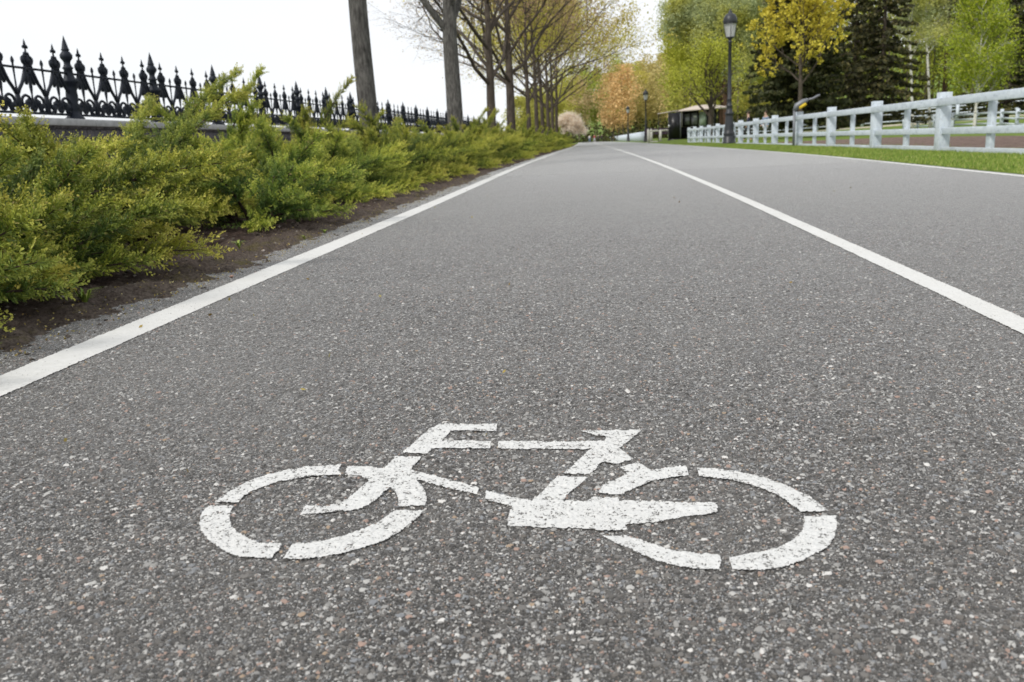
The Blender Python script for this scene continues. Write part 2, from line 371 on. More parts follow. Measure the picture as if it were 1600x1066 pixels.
# ------------------------------------------------------------------ ground heights and path edges
def g(Y):
    Y = np.asarray(Y, float); return np.where(Y > 0, .09 * (1 - np.exp(-np.maximum(Y, 0) / 9.)), .01 * Y)
LY = [-30, 8, 15, 35, 60, 90, 130, 190, 260, 330]
LX = [-1.357, -1.357, -1.52, -1.72, -1.85, -2.35, -3.1, -4.2, -6.5, -10]
CY = [-30, 6, 10, 21, 43, 87, 130, 190, 260, 330]; CX = [1.005, 1.005, 1.0, .90, .64, -.15, -.6, -1.3, -3.3, -6.8]
RY = [-30, 7.8, 15.5, 27, 52, 100, 130, 190, 260, 330]; RX = [3.28, 3.48, 3.78, 3.84, 3.90, 3.9, 3.5, 2.0, .1, -3]
def smooth_interp(Y, ys, xs):
    Y = np.asarray(Y, float); w = 1.5 + np.abs(Y) * .06
    return sum(np.interp(Y + k * w, ys, xs) for k in (-2, -1, 0, 1, 2)) / 5
left = lambda Y: smooth_interp(Y, LY, LX); mid = lambda Y: smooth_interp(Y, CY, CX); right = lambda Y: smooth_interp(Y, RY, RX)
def sstep(x, a, b):
    t = np.clip((np.asarray(x, float) - a) / (b - a), 0, 1); return t * t * (3 - 2 * t)
def G(X, Y):
    X = np.asarray(X, float); Y = np.asarray(Y, float)
    z = g(np.minimum(Y, 400))
    z = z + .18 * sstep(Y, 60, 75) * sstep(X, 4.4, 6.2)
    z = z + .035 * np.maximum(0, X - 20) * sstep(Y, 95, 114) + .12 * np.maximum(0, X - 62)
    z = z + .05 * np.maximum(0, Y - 260)*sstep(X,-60,-10)
    return z
def Gz(x, y): return float(G(x, y))

# ------------------------------------------------------------------ ground, path, beds
def strip(name, rows, cols_fn, z_fn, m, label=None, smooth=True):
    rows = np.asarray(rows, float)
    X = np.array([cols_fn(y) for y in rows]); Y = np.repeat(rows[:, None], X.shape[1], 1); Z = z_fn(X, Y)
    n, k = X.shape; i = np.arange(n - 1)[:, None] * k; j = np.arange(k - 1)[None, :]
    q = np.stack([i + j, i + j + 1, i + k + j + 1, i + k + j], -1).reshape(-1, 4)
    mb = MB(); mb.add(np.stack([X, Y, Z], -1).reshape(-1, 3), q); return mb.build(name, m, smooth=smooth)
ROWS = np.concatenate([np.arange(-30, 0, 3), np.arange(0, 20, .5), np.arange(20, 60, 1.5), np.arange(60, 340, 5), np.geomspace(345, 1200, 20)])
OL = np.array([700, 400, 250, 150, 100, 70, 50, 35, 25, 18, 12, 8, 5, 3, 1.2, .3]); OR = np.array([.13, .2, .6, 1.2, 2, 3, 4, 6, 8, 11, 15, 18, 22, 26, 32, 40, 50, 62, 80, 110, 160, 250, 400, 700])
def gcols(y):
    l, r = float(left(y)), float(right(y)); return np.concatenate([l - OL, [l - .15, mid(y), r + .08], r + OR])
def gz(X, Y):
    l, r = left(Y), right(Y); z = G(X, Y)
    z = z + np.where((X > l - .29) & (X < r + .12), -.05, .012)
    return z - .03 * (X < l - .29) * (X > -7.3)
tag(strip('ground', ROWS, gcols, gz, M['lawn']), kind='structure')
PR = ROWS[ROWS < 345]
NR = np.geomspace(.62, 12.2, 980)                       # the near stretch is finely meshed so that its stones stand up
def fan(y):
    l, r_ = float(left(y)) - .27, float(right(y)) + .10; a, c = max(l + .002, -.80 * y), min(r_ - .002, .66 * y)
    return np.concatenate([np.linspace(l, a, 4)[:-1], np.linspace(a, c, 760), np.linspace(c, r_, 4)[1:]])
def path_mesh():
    mb = MB()
    def part(rows, cols, mi):
        X = np.array([cols(y) for y in rows]); Y = np.repeat(np.asarray(rows)[:, None], X.shape[1], 1); n, k = X.shape
        i = np.arange(n - 1)[:, None] * k; j = np.arange(k - 1)[None, :]
        mb.add(np.stack([X, Y, g(Y)], -1).reshape(-1, 3), np.stack([i + j, i + j + 1, i + k + j + 1, i + k + j], -1).reshape(-1, 4), mi=mi)
    wide = lambda y: np.linspace(float(left(y)) - .27, float(right(y)) + .10, 9)
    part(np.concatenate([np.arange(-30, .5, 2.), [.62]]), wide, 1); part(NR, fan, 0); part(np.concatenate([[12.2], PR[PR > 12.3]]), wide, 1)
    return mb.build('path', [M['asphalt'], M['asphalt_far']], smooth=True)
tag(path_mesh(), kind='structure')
# soil bed between the path and the wall, a real uneven surface
rs = np.random.default_rng(3)
def vnoise(X, Y, sc, seed):
    """smooth value noise"""
    r = np.random.default_rng(seed); T = r.random((64, 64)); x = X * sc; y = Y * sc
    xi = np.floor(x).astype(int); yi = np.floor(y).astype(int); fx = x - xi; fy = y - yi; fx = fx * fx * (3 - 2 * fx); fy = fy * fy * (3 - 2 * fy)
    a = T[xi % 64, yi % 64]; b = T[(xi + 1) % 64, yi % 64]; c = T[xi % 64, (yi + 1) % 64]; d = T[(xi + 1) % 64, (yi + 1) % 64]
    return (a * (1 - fx) + b * fx) * (1 - fy) + (c * (1 - fx) + d * fx) * fy - .5
def sz(X, Y):
    d = left(Y) - X                                     # distance left of the line centre
    n1 = vnoise(X, Y, 2.1, 1); n2 = vnoise(X, Y, 9, 2); n3 = vnoise(X, Y, 28, 4); n4 = vnoise(X, Y, 61, 5)
    rise = sstep(d + n1 * .07 + n2 * .05 + n3 * .06 + n4 * .05, .12, .42)
    return g(Y) - .014 + rise * .034 + (n1 * .02 + n2 * .024 + n3 * .026 + n4 * .020) * (.2 + rise)
srow = np.concatenate([np.arange(-2, 1.4, .2), np.arange(1.4, 7, .022), np.arange(7, 14, .05), np.arange(14, 30, .15), np.arange(30, 130, 1.)])
scol = np.concatenate([np.arange(.07, 1.3, .022), np.arange(1.3, 2.2, .08), np.arange(2.3, 5.6, .4)])
tag(strip('soil_bed', srow, lambda y: float(left(y)) - scol[::-1], sz, M['soil']), kind='structure')
# bare soil of the riding arena
ar = np.arange(2, 37, .6)
tag(strip('arena_ground', ar, lambda y: np.linspace(6.25 + max(0, y - 24) * .02, 11.6, 14), lambda X, Y: G(X, Y) + .03 + .02 * vnoise(X, Y, 1.3, 6), M['arena']), kind='structure')

def line(name, f, w, y0, y1, label, seed):
    r = np.random.default_rng(seed); mb = MB()
    def part(ys, k, mi, zo):
        c = f(ys)[:, None]; w2 = w(ys)[:, None] / 2; X = c + w2 * np.linspace(-1, 1, k)[None]; X[:, 0] += r.normal(0, .0009, len(ys)) + .0025 * vnoise(ys, ys * 0 + seed, 14, seed); X[:, -1] += r.normal(0, .0009, len(ys)) + .0025 * vnoise(ys, ys * 0 + seed, 14, seed)
        Y = np.repeat(ys[:, None], k, 1); i = np.arange(len(ys) - 1)[:, None] * k; j = np.arange(k - 1)[None, :]
        mb.add(np.stack([X, Y, g(Y) + zo], -1).reshape(-1, 3), np.stack([i + j, i + j + 1, i + k + j + 1, i + k + j], -1).reshape(-1, 4), mi=mi)
    part(np.arange(y0, 1.21, .1), 2, 1, .0035); part(np.concatenate([np.arange(1.2, 5, .0034), np.arange(5, 12.2, .009)]), 28, 0, .0008); part(np.concatenate([np.arange(12.2, 14, .018), np.arange(14, 40, .25), np.arange(40, y1, 2.)]), 2, 1, .0035)
    tag(mb.build(name, [M['line'], M['line_far']], smooth=True), label, 'road marking', 'painted white lines along the path')
line('edge_line', left, lambda y: np.full_like(y, .124), -3, 250, 'solid white line along the left edge of the path beside the juniper hedge', 1)
line('lane_line', mid, lambda y: .078 + .02 * sstep(y, 8, 30), -3, 250, 'solid white line dividing the bicycle lane from the right half of the path', 2)
line('edge_line', right, lambda y: .085 + .03 * sstep(y, 6, 20), -3, 250, 'solid white line along the right edge of the path beside the lawn', 3)

# ------------------------------------------------------------------ bicycle symbol (stencilled, flat)
BIKE = [
 [(-0.5672,1.1499),(-0.5652,1.1672),(-0.5592,1.1983),(-0.5462,1.2308),(-0.5259,1.2561),(-0.5024,1.2751),(-0.479,1.2863),(-0.4506,1.2931),(-0.4203,1.2945),(-0.4181,1.2695),(-0.4082,1.253),(-0.4345,1.2525),(-0.4592,1.2468),(-0.4762,1.2385),(-0.4982,1.2262),(-0.5144,1.2084),(-0.5258,1.1879),(-0.5318,1.1709),(-0.5305,1.1483)],
 [(-0.5679,1.1374),(-0.5324,1.1359),(-0.5278,1.1124),(-0.52,1.0918),(-0.5092,1.0719),(-0.4939,1.0527),(-0.4783,1.0391),(-0.4621,1.027),(-0.444,1.0163),(-0.4333,1.0176),(-0.4192,1.0183),(-0.4152,1.002),(-0.4168,0.9877),(-0.4167,0.9766),(-0.4404,0.9791),(-0.4604,0.9816),(-0.4814,0.9927),(-0.5027,1.0099),(-0.5246,1.0308),(-0.5422,1.0525),(-0.5573,1.0784),(-0.5673,1.1055),(-0.5708,1.1266)],
 [(-0.4016,0.9757),(-0.4026,0.9935),(-0.4039,1.0167),(-0.3843,1.0198),(-0.3669,1.0259),(-0.3503,1.035),(-0.3347,1.0486),(-0.3193,1.0643),(-0.3092,1.0804),(-0.3022,1.099),(-0.2967,1.1125),(-0.2915,1.1215),(-0.2529,1.1194),(-0.2561,1.099),(-0.2627,1.0761),(-0.2719,1.0539),(-0.2835,1.0325),(-0.2981,1.0146),(-0.3158,1.0001),(-0.3366,0.9886),(-0.3556,0.9812),(-0.3778,0.976)],
 [(-0.4058,1.2676),(-0.4081,1.2898),(-0.3846,1.2876),(-0.3559,1.2801),(-0.3458,1.28),(-0.3407,1.3301),(-0.2973,1.3275),(-0.2998,1.3062),(-0.3039,1.2733),(-0.2785,1.2574),(-0.2492,1.2387),(-0.2212,1.2221),(-0.1869,1.1996),(-0.1862,1.1767),(-0.2063,1.1859),(-0.2331,1.2),(-0.2575,1.2144),(-0.2828,1.2308),(-0.2855,1.2283),(-0.2738,1.2097),(-0.2627,1.1847),(-0.2554,1.1548),(-0.2545,1.1347),(-0.2915,1.1348),(-0.2986,1.1624),(-0.3075,1.185),(-0.3192,1.2022),(-0.3245,1.1851),(-0.3288,1.1588),(-0.3353,1.137),(-0.3465,1.1229),(-0.3634,1.1194),(-0.3857,1.1146),(-0.4071,1.107),(-0.424,1.1042),(-0.4255,1.1265),(-0.4261,1.1372),(-0.4041,1.135),(-0.3805,1.1421),(-0.3736,1.1552),(-0.3666,1.1853),(-0.3586,1.229),(-0.3647,1.2374),(-0.3767,1.2459),(-0.4014,1.2521)],
 [(-0.3346,1.3463),(-0.3269,1.3787),(-0.3186,1.4252),(-0.3113,1.4634),(-0.3009,1.4881),(-0.2911,1.4971),(-0.2641,1.4939),(-0.2334,1.4894),(-0.1925,1.4916),(-0.1897,1.4509),(-0.2212,1.4551),(-0.2439,1.4591),(-0.2693,1.4565),(-0.273,1.4347),(-0.2769,1.4052),(-0.2501,1.4055),(-0.2176,1.4016),(-0.1928,1.401),(-0.1902,1.3657),(-0.2232,1.3664),(-0.2583,1.3692),(-0.2878,1.3678),(-0.2901,1.3435),(-0.313,1.3459)],
 [(-0.1799,1.4002),(-0.1419,1.3993),(-0.1049,1.3973),(-0.0681,1.3942),(-0.0172,1.3973),(-0.0027,1.398),(0.0003,1.4197),(-0.0173,1.4257),(-0.0438,1.4491),(-0.0212,1.4508),(0.0125,1.4498),(0.0611,1.4518),(0.0509,1.4295),(0.037,1.397),(0.0301,1.3813),(0.0201,1.3629),(0.0301,1.3405),(0.0412,1.3131),(0.0273,1.3019),(0.017,1.2928),(0.0036,1.2976),(-0.0032,1.3053),(-0.0117,1.2932),(-0.0166,1.2704),(-0.0264,1.2501),(-0.066,1.2532),(-0.0537,1.2827),(-0.0377,1.327),(-0.0276,1.3568),(-0.0668,1.3596),(-0.1027,1.3614),(-0.1386,1.3611),(-0.1781,1.3651)],
 [(-0.1747,1.1884),(-0.161,1.1803),(-0.1407,1.1684),(-0.1212,1.1605),(-0.105,1.1528),(-0.0943,1.1783),(-0.0824,1.219),(-0.0738,1.2419),(-0.0279,1.2397),(-0.0372,1.2144),(-0.0523,1.186),(-0.0592,1.1626),(-0.0619,1.1512),(-0.0283,1.1511),(-0.0223,1.164),(0.0144,1.1623),(0.0157,1.1509),(0.0474,1.1508),(0.086,1.147),(0.1214,1.1447),(0.1438,1.1468),(0.1478,1.1323),(0.1441,1.1145),(0.1291,1.109),(0.1024,1.0993),(0.0817,1.0904),(0.0584,1.0823),(0.0299,1.0782),(0.0212,1.0735),(0.025,1.0592),(0.0012,1.0584),(-0.0157,1.059),(-0.0185,1.0635),(-0.0555,1.0647),(-0.0842,1.0665),(-0.1131,1.0677),(-0.1321,1.0696),(-0.133,1.1074),(-0.1318,1.1349),(-0.1507,1.1454),(-0.1723,1.1569)],
 [(0.02,1.2789),(0.0474,1.2988),(0.0566,1.2811),(0.0658,1.2666),(0.0859,1.2735),(0.1094,1.2804),(0.1192,1.2802),(0.1195,1.2424),(0.0995,1.24),(0.0798,1.2317),(0.0633,1.2218),(0.0467,1.2055),(0.0336,1.1895),(0.0208,1.1754),(0.0023,1.1755),(-0.0131,1.1818),(-0.0068,1.2059),(0.006,1.2223),(0.0224,1.2409),(0.0293,1.2547)],
 [(0.135,1.2746),(0.1605,1.2707),(0.1911,1.2588),(0.2199,1.2412),(0.241,1.2201),(0.2597,1.1919),(0.2746,1.165),(0.2832,1.1392),(0.2889,1.1159),(0.2524,1.1159),(0.2473,1.1321),(0.2401,1.1539),(0.2298,1.1766),(0.2153,1.1962),(0.1941,1.2165),(0.1742,1.2291),(0.1499,1.2361),(0.1345,1.2396)],
 [(0.2538,1.1029),(0.294,1.1029),(0.2883,1.0745),(0.2777,1.0431),(0.2653,1.0191),(0.2477,0.9988),(0.2256,0.9791),(0.2053,0.9653),(0.1864,0.9571),(0.1639,0.9557),(0.1417,0.9565),(0.1417,0.9836),(0.1599,0.9939),(0.1788,0.9997),(0.1984,1.008),(0.217,1.0234),(0.2308,1.0397),(0.2435,1.0616),(0.2505,1.0842)],
 [(-0.0073,1.0431),(0.0204,1.0433),(0.0392,1.0323),(0.0574,1.0185),(0.0776,1.0027),(0.0981,0.9972),(0.1162,0.9957),(0.1313,0.9919),(0.132,0.9779),(0.1267,0.9562),(0.1017,0.9569),(0.0772,0.9652),(0.0575,0.9759),(0.0376,0.9937),(0.0169,1.0139),(0.0036,1.0289)]]

def bicycle_symbol():
    """stencilled paint as a fine sheet of small cells, so that it follows the stones under it and has a ragged edge"""
    s = .0016; r = np.random.default_rng(5); mb = MB()
    for poly in BIKE:
        P = np.array(poly); x0, y0 = P.min(0) - s * 2; nx, ny = (np.ceil((P.max(0) - P.min(0)) / s) + 5).astype(int)
        xs = x0 + np.arange(nx) * s; ys = y0 + np.arange(ny) * s; cx, cy = np.meshgrid(xs[:-1] + s / 2, ys[:-1] + s / 2, indexing='ij')
        tx = cx + .0008 * vnoise(cx, cy, 160, 1); ty = cy + .0008 * vnoise(cx, cy, 160, 2)
        ins = np.zeros(cx.shape, bool); Q = np.roll(P, -1, 0)
        for (ax, ay), (bx, by) in zip(P, Q):
            if ay != by: ins ^= ((ay > ty) != (by > ty)) & (tx < (bx - ax) * (ty - ay) / (by - ay) + ax)
        vx, vy = np.meshgrid(xs, ys, indexing='ij'); idx = np.arange(nx * ny).reshape(nx, ny); I, J = np.nonzero(ins)
        q = np.stack([idx[I, J], idx[I + 1, J], idx[I + 1, J + 1], idx[I, J + 1]], -1); used = np.unique(q); re = np.zeros(nx * ny, int); re[used] = np.arange(len(used))
        V = np.stack([vx, vy, g(vy) + .0008], -1).reshape(-1, 3)[used]; mb.add(V, re[q])
    tag(mb.build('bicycle_symbol', M['paint'], None, True), 'white stencilled bicycle symbol painted on the grey asphalt of the left lane', 'road marking')
bicycle_symbol()

# ------------------------------------------------------------------ stone wall and iron fence
WX = -7.2; Y0 = 2.52; SP = 2.35; NB = 26               # first post out of view, bays of 2.35 m
wall = empty('stone_wall', (WX, 0, 0))
MB().box((-.17, -6, -.1), (.17, 66, .98)).build('wall_face', M['stone'], wall)
mb = MB()
for k in range(48):                                     # cap slabs with thin joints
    y = -6 + k * 1.5; mb.box((-.25, y + .003, .98), (.25, y + 1.497, 1.075))
bevel(mb.build('cap', M['cap'], wall), .012)
tag(wall, 'low dark stone block wall with pale cap slabs under the black iron fence', 'wall')
fence = empty('iron_fence', (WX, Y0, 1.075))
tag(fence, 'ornate black iron fence of spear posts, fleur tips and scrolls on the stone wall', 'fence')
post = MB(); post.lathe([(.0, 0), (.095, 0), (.095, .025), (.075, .05), (.055, .09), (.05, .13), (.062, .17), (.05, .22), (.058, .32), (.052, .42), (.060, .47), (.082, .50), (.082, .53), (.055, .56), (.045, .60), (.040, .67), (.055, .69), (.040, .71), (.030, .75), (.036, .78), (.058, .82), (.060, .86), (.040, .90), (.030, .915), (.042, .925), (.034, .94), (.018, 1.03), (.0, 1.12)], 14)
post.v = [v * np.array([1.35, 1.35, 1]) for v in post.v]; pm = post.mesh('post', M['iron'], True)
def arc(cx, cz, r, a0, a1, n=9):
    return [(0, cx + r * math.cos(math.radians(a0 + (a1 - a0) * i / n)), cz + r * math.sin(math.radians(a0 + (a1 - a0) * i / n))) for i in range(n + 1)]
def picket(mb, u):
    T = lambda pts, rad, k=6, fl=1.: mb.tube([(p[0], p[1] + u, p[2]) for p in pts], np.asarray(rad) * 1.5, k, True, fl)
    mb.lathe([(.0, .985), (.010, .95), (.017, .915), (.011, .885), (.013, .875), (.011, .85), (.013, .82), (.02, .81), (.014, .79), (.016, .70), (.014, .62), (.016, .5), (.022, .40), (.018, .36), (.011, .30), (.010, .08)][::-1], 8, (0, u, 0))
    mb.lathe([(0, .655), (.030, .68), (.040, .71), (.030, .75), (.020, .78), (0, .79)], 8, (0, u, 0)); mb.lathe([(0, .50), (.03, .54), (.034, .57), (.02, .60), (0, .61)], 8, (0, u, 0))
    for s in (-1, 1):
        mb.lathe([(0, .16), (.03, .175), (.036, .20), (.03, .225), (0, .24)], 8, (0, u + s * .105, 0)); mb.lathe([(0, .125), (.026, .14), (.03, .16), (.02, .18), (0, .19)], 8, (0, u + s * .195, 0))
        T([(0, 0, .875), (0, s * .022, .892), (0, s * .038, .882), (0, s * .044, .862)], [.012, .013, .011, .006])      # fleur side lobes
        T([(0, 0, .80), (0, s * .03, .805), (0, s * .04, .78), (0, s * .03, .765)], [.010, .012, .012, .008])
        T([(0, 0, .765), (0, s * .05, .77), (0, s * .085, .755), (0, s * .10, .75)], [.012, .012, .011, .006])
        T([(0, s * .085, .752), (0, s * .088, .72), (0, s * .078, .685), (0, s * .055, .665), (0, s * .015, .655)], [.016, .017, .015, .012, .012])
        T([(0, s * .04, .76), (0, s * .035, .72), (0, s * .012, .69)], [.009, .010, .009])
        T([(0, 0, .575), (0, s * .04, .60), (0, s * .06, .66)], [.012, .012, .010])                      # diamond below the rail
        T([(0, s * .06, .66), (0, s * .075, .60), (0, s * .10, .52), (0, s * .16, .44), (0, s * .235, .36), (0, s * .285, .30)], [.011, .014, .020, .015, .015, .018])
        T([(0, 0, .56), (0, s * .035, .52), (0, s * .065, .47), (0, s * .08, .42)], [.010, .012, .016, .012])
        T([(0, s * .285, .32), (0, s * .275, .20), (0, s * .27, .08)], [.014, .016, .016])
        # C scrolls standing on the bottom rail
        T([(0, s * .02, .10)] + [(0, s * y, z) for _, y, z in arc(.13, .185, .10, 215, 20, 12)] + [(0, s * .215, .15), (0, s * .185, .135), (0, s * .165, .16), (0, s * .18, .185)], .0125)
        T([(0, s * .14, .08), (0, s * .12, .13), (0, s * .085, .17), (0, s * .07, .21), (0, s * .095, .235), (0, s * .12, .215)], [.011, .012, .013, .012, .011, .009])
        T([(0, s * .10, .20), (0, s * .15, .12), (0, s * .22, .08)], [.02, .014, .010])
pan = MB()
ST = SP / 4
for k in range(4): picket(pan, ST * (k + .5))
for k in range(1, 4):
    u = ST * k; pan.lathe([(.012, .07), (.014, .2), (.020, .30), (.012, .36), (.010, .5), (.014, .62), (.012, .66), (.022, .69), (.018, .72), (.0, .755)], 8, (0, u, 0))
pan.box((-.012, .045, .605), (.012, SP - .045, .632)); pan.box((-.014, .06, .055), (.014, SP - .06, .085))
pnm = pan.mesh('panel', M['iron'], False)
for k in range(NB + 1):
    o = bpy.data.objects.new('post', pm); C.objects.link(o); o.parent = fence; o.location = (0, SP * k, 0)
    if k < NB: o = bpy.data.objects.new('panel', pnm); C.objects.link(o); o.parent = fence; o.location = (0, SP * k, 0)

# ------------------------------------------------------------------ junipers
def juniper(seed, nb, Lr, leaders=(), bias=(.15, .15), height=1.):
    r = np.random.default_rng(seed); wood = MB(); mb = MB()
    def branch(base, az, el0, el1, L, dens=1., spl=.30):
        n = 11; s = np.linspace(0, 1, n); el = np.radians(el0 + (el1 - el0) * s ** 1.1); a = az + np.cumsum(r.normal(0, .07, n))
        d = np.stack([np.cos(el) * np.cos(a), np.cos(el) * np.sin(a), np.sin(el)], -1)
        P = base + np.concatenate([[np.zeros(3)], np.cumsum(d[:-1] * L / (n - 1), 0)]); P[:, 2] = np.maximum(P[:, 2], .03)
        wood.tube(P, np.linspace(.013 * L + .003, .0015, n), 5, False)
        ns = int(L * 78 * dens); ss = np.sort(.14 + .86 * r.uniform(0, 1, ns) ** .72); B = np.stack([np.interp(ss, s, P[:, i]) for i in range(3)], -1)
        T = np.stack([np.interp(ss, s, d[:, i]) for i in range(3)], -1); T /= np.linalg.norm(T, axis=1)[:, None]
        up = np.array([0, 0, 1.]); side = np.cross(T, up); side /= np.linalg.norm(side, axis=1)[:, None] + 1e-9; nu = np.cross(side, T)
        ph = r.uniform(-.9, math.pi + .9, ns); perp = np.cos(ph)[:, None] * side + np.sin(ph)[:, None] * nu
        ang = np.radians(r.uniform(25, 52, ns))[:, None]
        D = T * np.cos(ang) + perp * np.sin(ang); D[:, 2] += .10; D /= np.linalg.norm(D, axis=1)[:, None]
        ls = (spl * (1.05 - .66 * ss) * r.uniform(.55, 1.15, ns)) * min(1., L + .25)
        bt = r.uniform(-.16, .20)
        for k in range(ns):
            m = max(4, int(ls[k] / .0085)); u = (np.arange(m) + r.random(m)) / m; pt = B[k] + D[k] * (u * ls[k])[:, None]
            pt[:, 2] -= .10 * ls[k] * u ** 2 * r.uniform(-1, 1.4)
            sd = np.cross(D[k], perp[k]); sd /= np.linalg.norm(sd) + 1e-9; nn = np.cross(sd, D[k])
            sg = np.where(np.arange(m) % 2, 1., -1.)[:, None]
            dr = D[k] * .85 + sd * sg * r.uniform(.35, .8, m)[:, None] + nn * r.normal(0, .38, m)[:, None]; dr /= np.linalg.norm(dr, axis=1)[:, None]
            ln = (.012 + .042 * (1.05 - u) * r.uniform(.5, 1.2, m)) * (.6 + .4 * min(1, ls[k] / .2))
            w = r.uniform(.0021, .0038, m)
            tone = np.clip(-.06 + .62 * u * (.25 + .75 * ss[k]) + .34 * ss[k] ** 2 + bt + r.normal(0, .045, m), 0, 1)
            for f0, f1, off in ((0, 1, 0), (.3, .75, 1), (.5, .95, -1), (.15, .5, -1)):
                if off: 
                    d2 = dr * .8 + np.cross(nn, dr) * off * .6 + r.normal(0, .15, (m, 3)); d2 /= np.linalg.norm(d2, axis=1)[:, None]
                    a0 = pt + dr * (ln * f0)[:, None]; a1 = a0 + d2 * (ln * .5)[:, None]; ww = w * .85
                else: d2 = dr; a0 = pt; a1 = pt + dr * ln[:, None]; ww = w
                cr = np.cross(d2, r.normal(size=(m, 3))); cr /= np.linalg.norm(cr, axis=1)[:, None] + 1e-9
                c = (a0 * .45 + a1 * .55); v = np.stack([a0, c + cr * ww[:, None], a1, c - cr * ww[:, None]], 1).reshape(-1, 3)
                t4 = np.repeat(np.clip(tone + (.10 if off == 0 else 0), 0, 1), 4); t4[2::4] = np.clip(t4[2::4] + .06, 0, 1)
                mb.add(v, np.arange(4 * m).reshape(-1, 4), tone=np.repeat(t4[:, None], 3, 1))
            # the shoot's own stem
            e = B[k] + D[k] * ls[k]; cr = np.cross(D[k], r.normal(size=3)); cr /= np.linalg.norm(cr)
            mb.add([B[k] - cr * .0018, B[k] + cr * .0018, e], None, [(0, 1, 2)], tone=.35)
    for i in range(nb):
        o_ = ((i * .618 + r.uniform(-.05, .05)) % 1) * 2 - 1; az = math.radians(62) + math.copysign(abs(o_) ** 1.35, o_) * math.pi; t = ((i * 7) % nb + .5) / nb
        el0 = 80 - 76 * t ** .72; L = r.uniform(*Lr) * (1. - .12 * (t < .25)) * (1 - .18 * t)
        az2 = az
        branch(np.array([math.cos(az) * .10, math.sin(az) * .10, .04]) * r.uniform(.3, 1.3), az2, el0, el0 * .42 + r.uniform(-14, 8), L * (height if t < .4 else 1))
    for az, e0, e1, L in leaders: branch(np.array([0, 0, .1]), math.radians(az), e0, e1, L, 1.1, .24)
    return wood, mb
def make_juniper(*a, **k):
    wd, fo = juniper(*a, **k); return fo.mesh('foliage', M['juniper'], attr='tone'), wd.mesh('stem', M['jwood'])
PROTO = [make_juniper(11, 36, (.6, 1.28)), make_juniper(12, 34, (.6, 1.2), [(60, 62, 40, 1.4)]), make_juniper(13, 36, (.55, 1.3)), make_juniper(14, 24, (.42, .70)),
         make_juniper(15, 34, (.6, 1.15), [(84, 31, 17, 2.45), (80, 30, 18, 2.1), (88, 33, 19, 1.8), (82, 34, 22, 1.5)])]
JN = 0
def put_juniper(p, x, y, s, rz, label, sz=1.):
    global JN
    e = empty('juniper_shrub', (x, y, float(sz_at(x, y)) - .01), rz); e.scale = (s, s, s * sz)
    for nme, me in (('foliage', PROTO[p][0]), ('stem', PROTO[p][1])):
        o = bpy.data.objects.new(nme, me); C.objects.link(o); o.parent = e
    tag(e, label, 'shrub', 'juniper shrubs of the hedge left of the path'); JN += 1
def sz_at(x, y): return sz(np.array([x]), np.array([y]))[0]
rj = random.Random(8)
front = [(2, -2.60, 2.12, 1.08, 'juniper shrub cut off by the left picture edge, nearest to the camera'),
         (3, -2.22, 2.42, 1.0, 'low juniper tuft hanging to the soil at the left picture edge'),
         (3, -2.20, 3.0, .95, 'low juniper sprays over the soil just right of the tuft at the left picture edge'),
         (0, -2.72, 3.3, 1.08, 'big yellow green juniper shrub in front, arching out over the bare soil'),
         (4, -2.85, 4.75, .95, 'juniper with a long leader rising to the right across the iron fence'),
         (3, -2.16, 5.35, 1.05, 'small juniper with a visible dark stem standing close to the white line'),
         (0, -2.80, 6.3, .88, 'front juniper just behind the small stemmed one'),
         (0, -2.75, 7.6, .95, 'front juniper directly below the nearest tree trunk'),
         (2, -2.75, 8.9, .95, 'front juniper below the gap between the two thick trunks, nearer one'),
         (0, -2.80, 10.2, .95, 'front juniper below the gap between the two thick trunks, farther one')]
for p, x, y, s, lb in front: put_juniper(p, x, y, s, rj.uniform(-.4, .4) if p not in (1, 4) else 0, lb, 1. if y < 3 or p in (3, 4) else .90)
back = [(2, -3.62, 4.75, 1.08, 'tall back-row juniper at the left picture edge below the fence scrolls'),
        (0, -4.3, 7.4, .85, 'back-row juniper by the wall right of the second spear post'),
        (2, -3.8, 5.6, .88, 'back-row juniper directly under the long rising leader'),
        (2, -4.0, 6.9, .8, 'back-row juniper just right of the long rising leader'),
        (1, -3.7, 8.4, .95, 'back-row juniper against the dark stone wall left of the nearest trunk'),
        (0, -4.0, 10.0, .82, 'second back-row juniper against the stone wall left of the nearest trunk'),
        (1, -4.0, 11.7, 1.05, 'pointed back-row juniper directly left of the nearest tree trunk')]
for p, x, y, s, lb in back: put_juniper(p, x, y, s, rj.uniform(-.4, .4), lb, .92 if y < 5 else (1.1 if p == 1 else .88))
y = 11.5; k = 0
words = ['third', 'fourth', 'fifth', 'sixth', 'seventh', 'eighth', 'ninth', 'tenth']
while y < 82:
    lb = ('%s front-row juniper past the nearest trunk, counting away from the camera' % words[k]) if k < 8 else 'small distant juniper in the front row of the far hedge, next to the white line'
    put_juniper(rj.choice([0, 1, 2, 0, 2]), float(left(y)) - 1.28 + rj.uniform(-.12, .12), y, rj.uniform(.82, 1.12), rj.uniform(-.5, .5), lb, rj.uniform(.9, 1.2))
    y += 1.3 if y < 40 else 1.5; k += 1
y = 13.4; k = 0
while y < 60:
    lb = ('%s back-row juniper past the nearest trunk, counting away from the camera' % words[k]) if k < 8 else 'small distant juniper in the back row of the far hedge, among the tree trunks'
    put_juniper(rj.choice([0, 1, 2]), float(left(y)) - 2.35 + rj.uniform(-.15, .15), y, rj.uniform(.85, 1.1), rj.uniform(-.5, .5), lb, rj.uniform(.95, 1.25))
    y += 1.7; k += 1

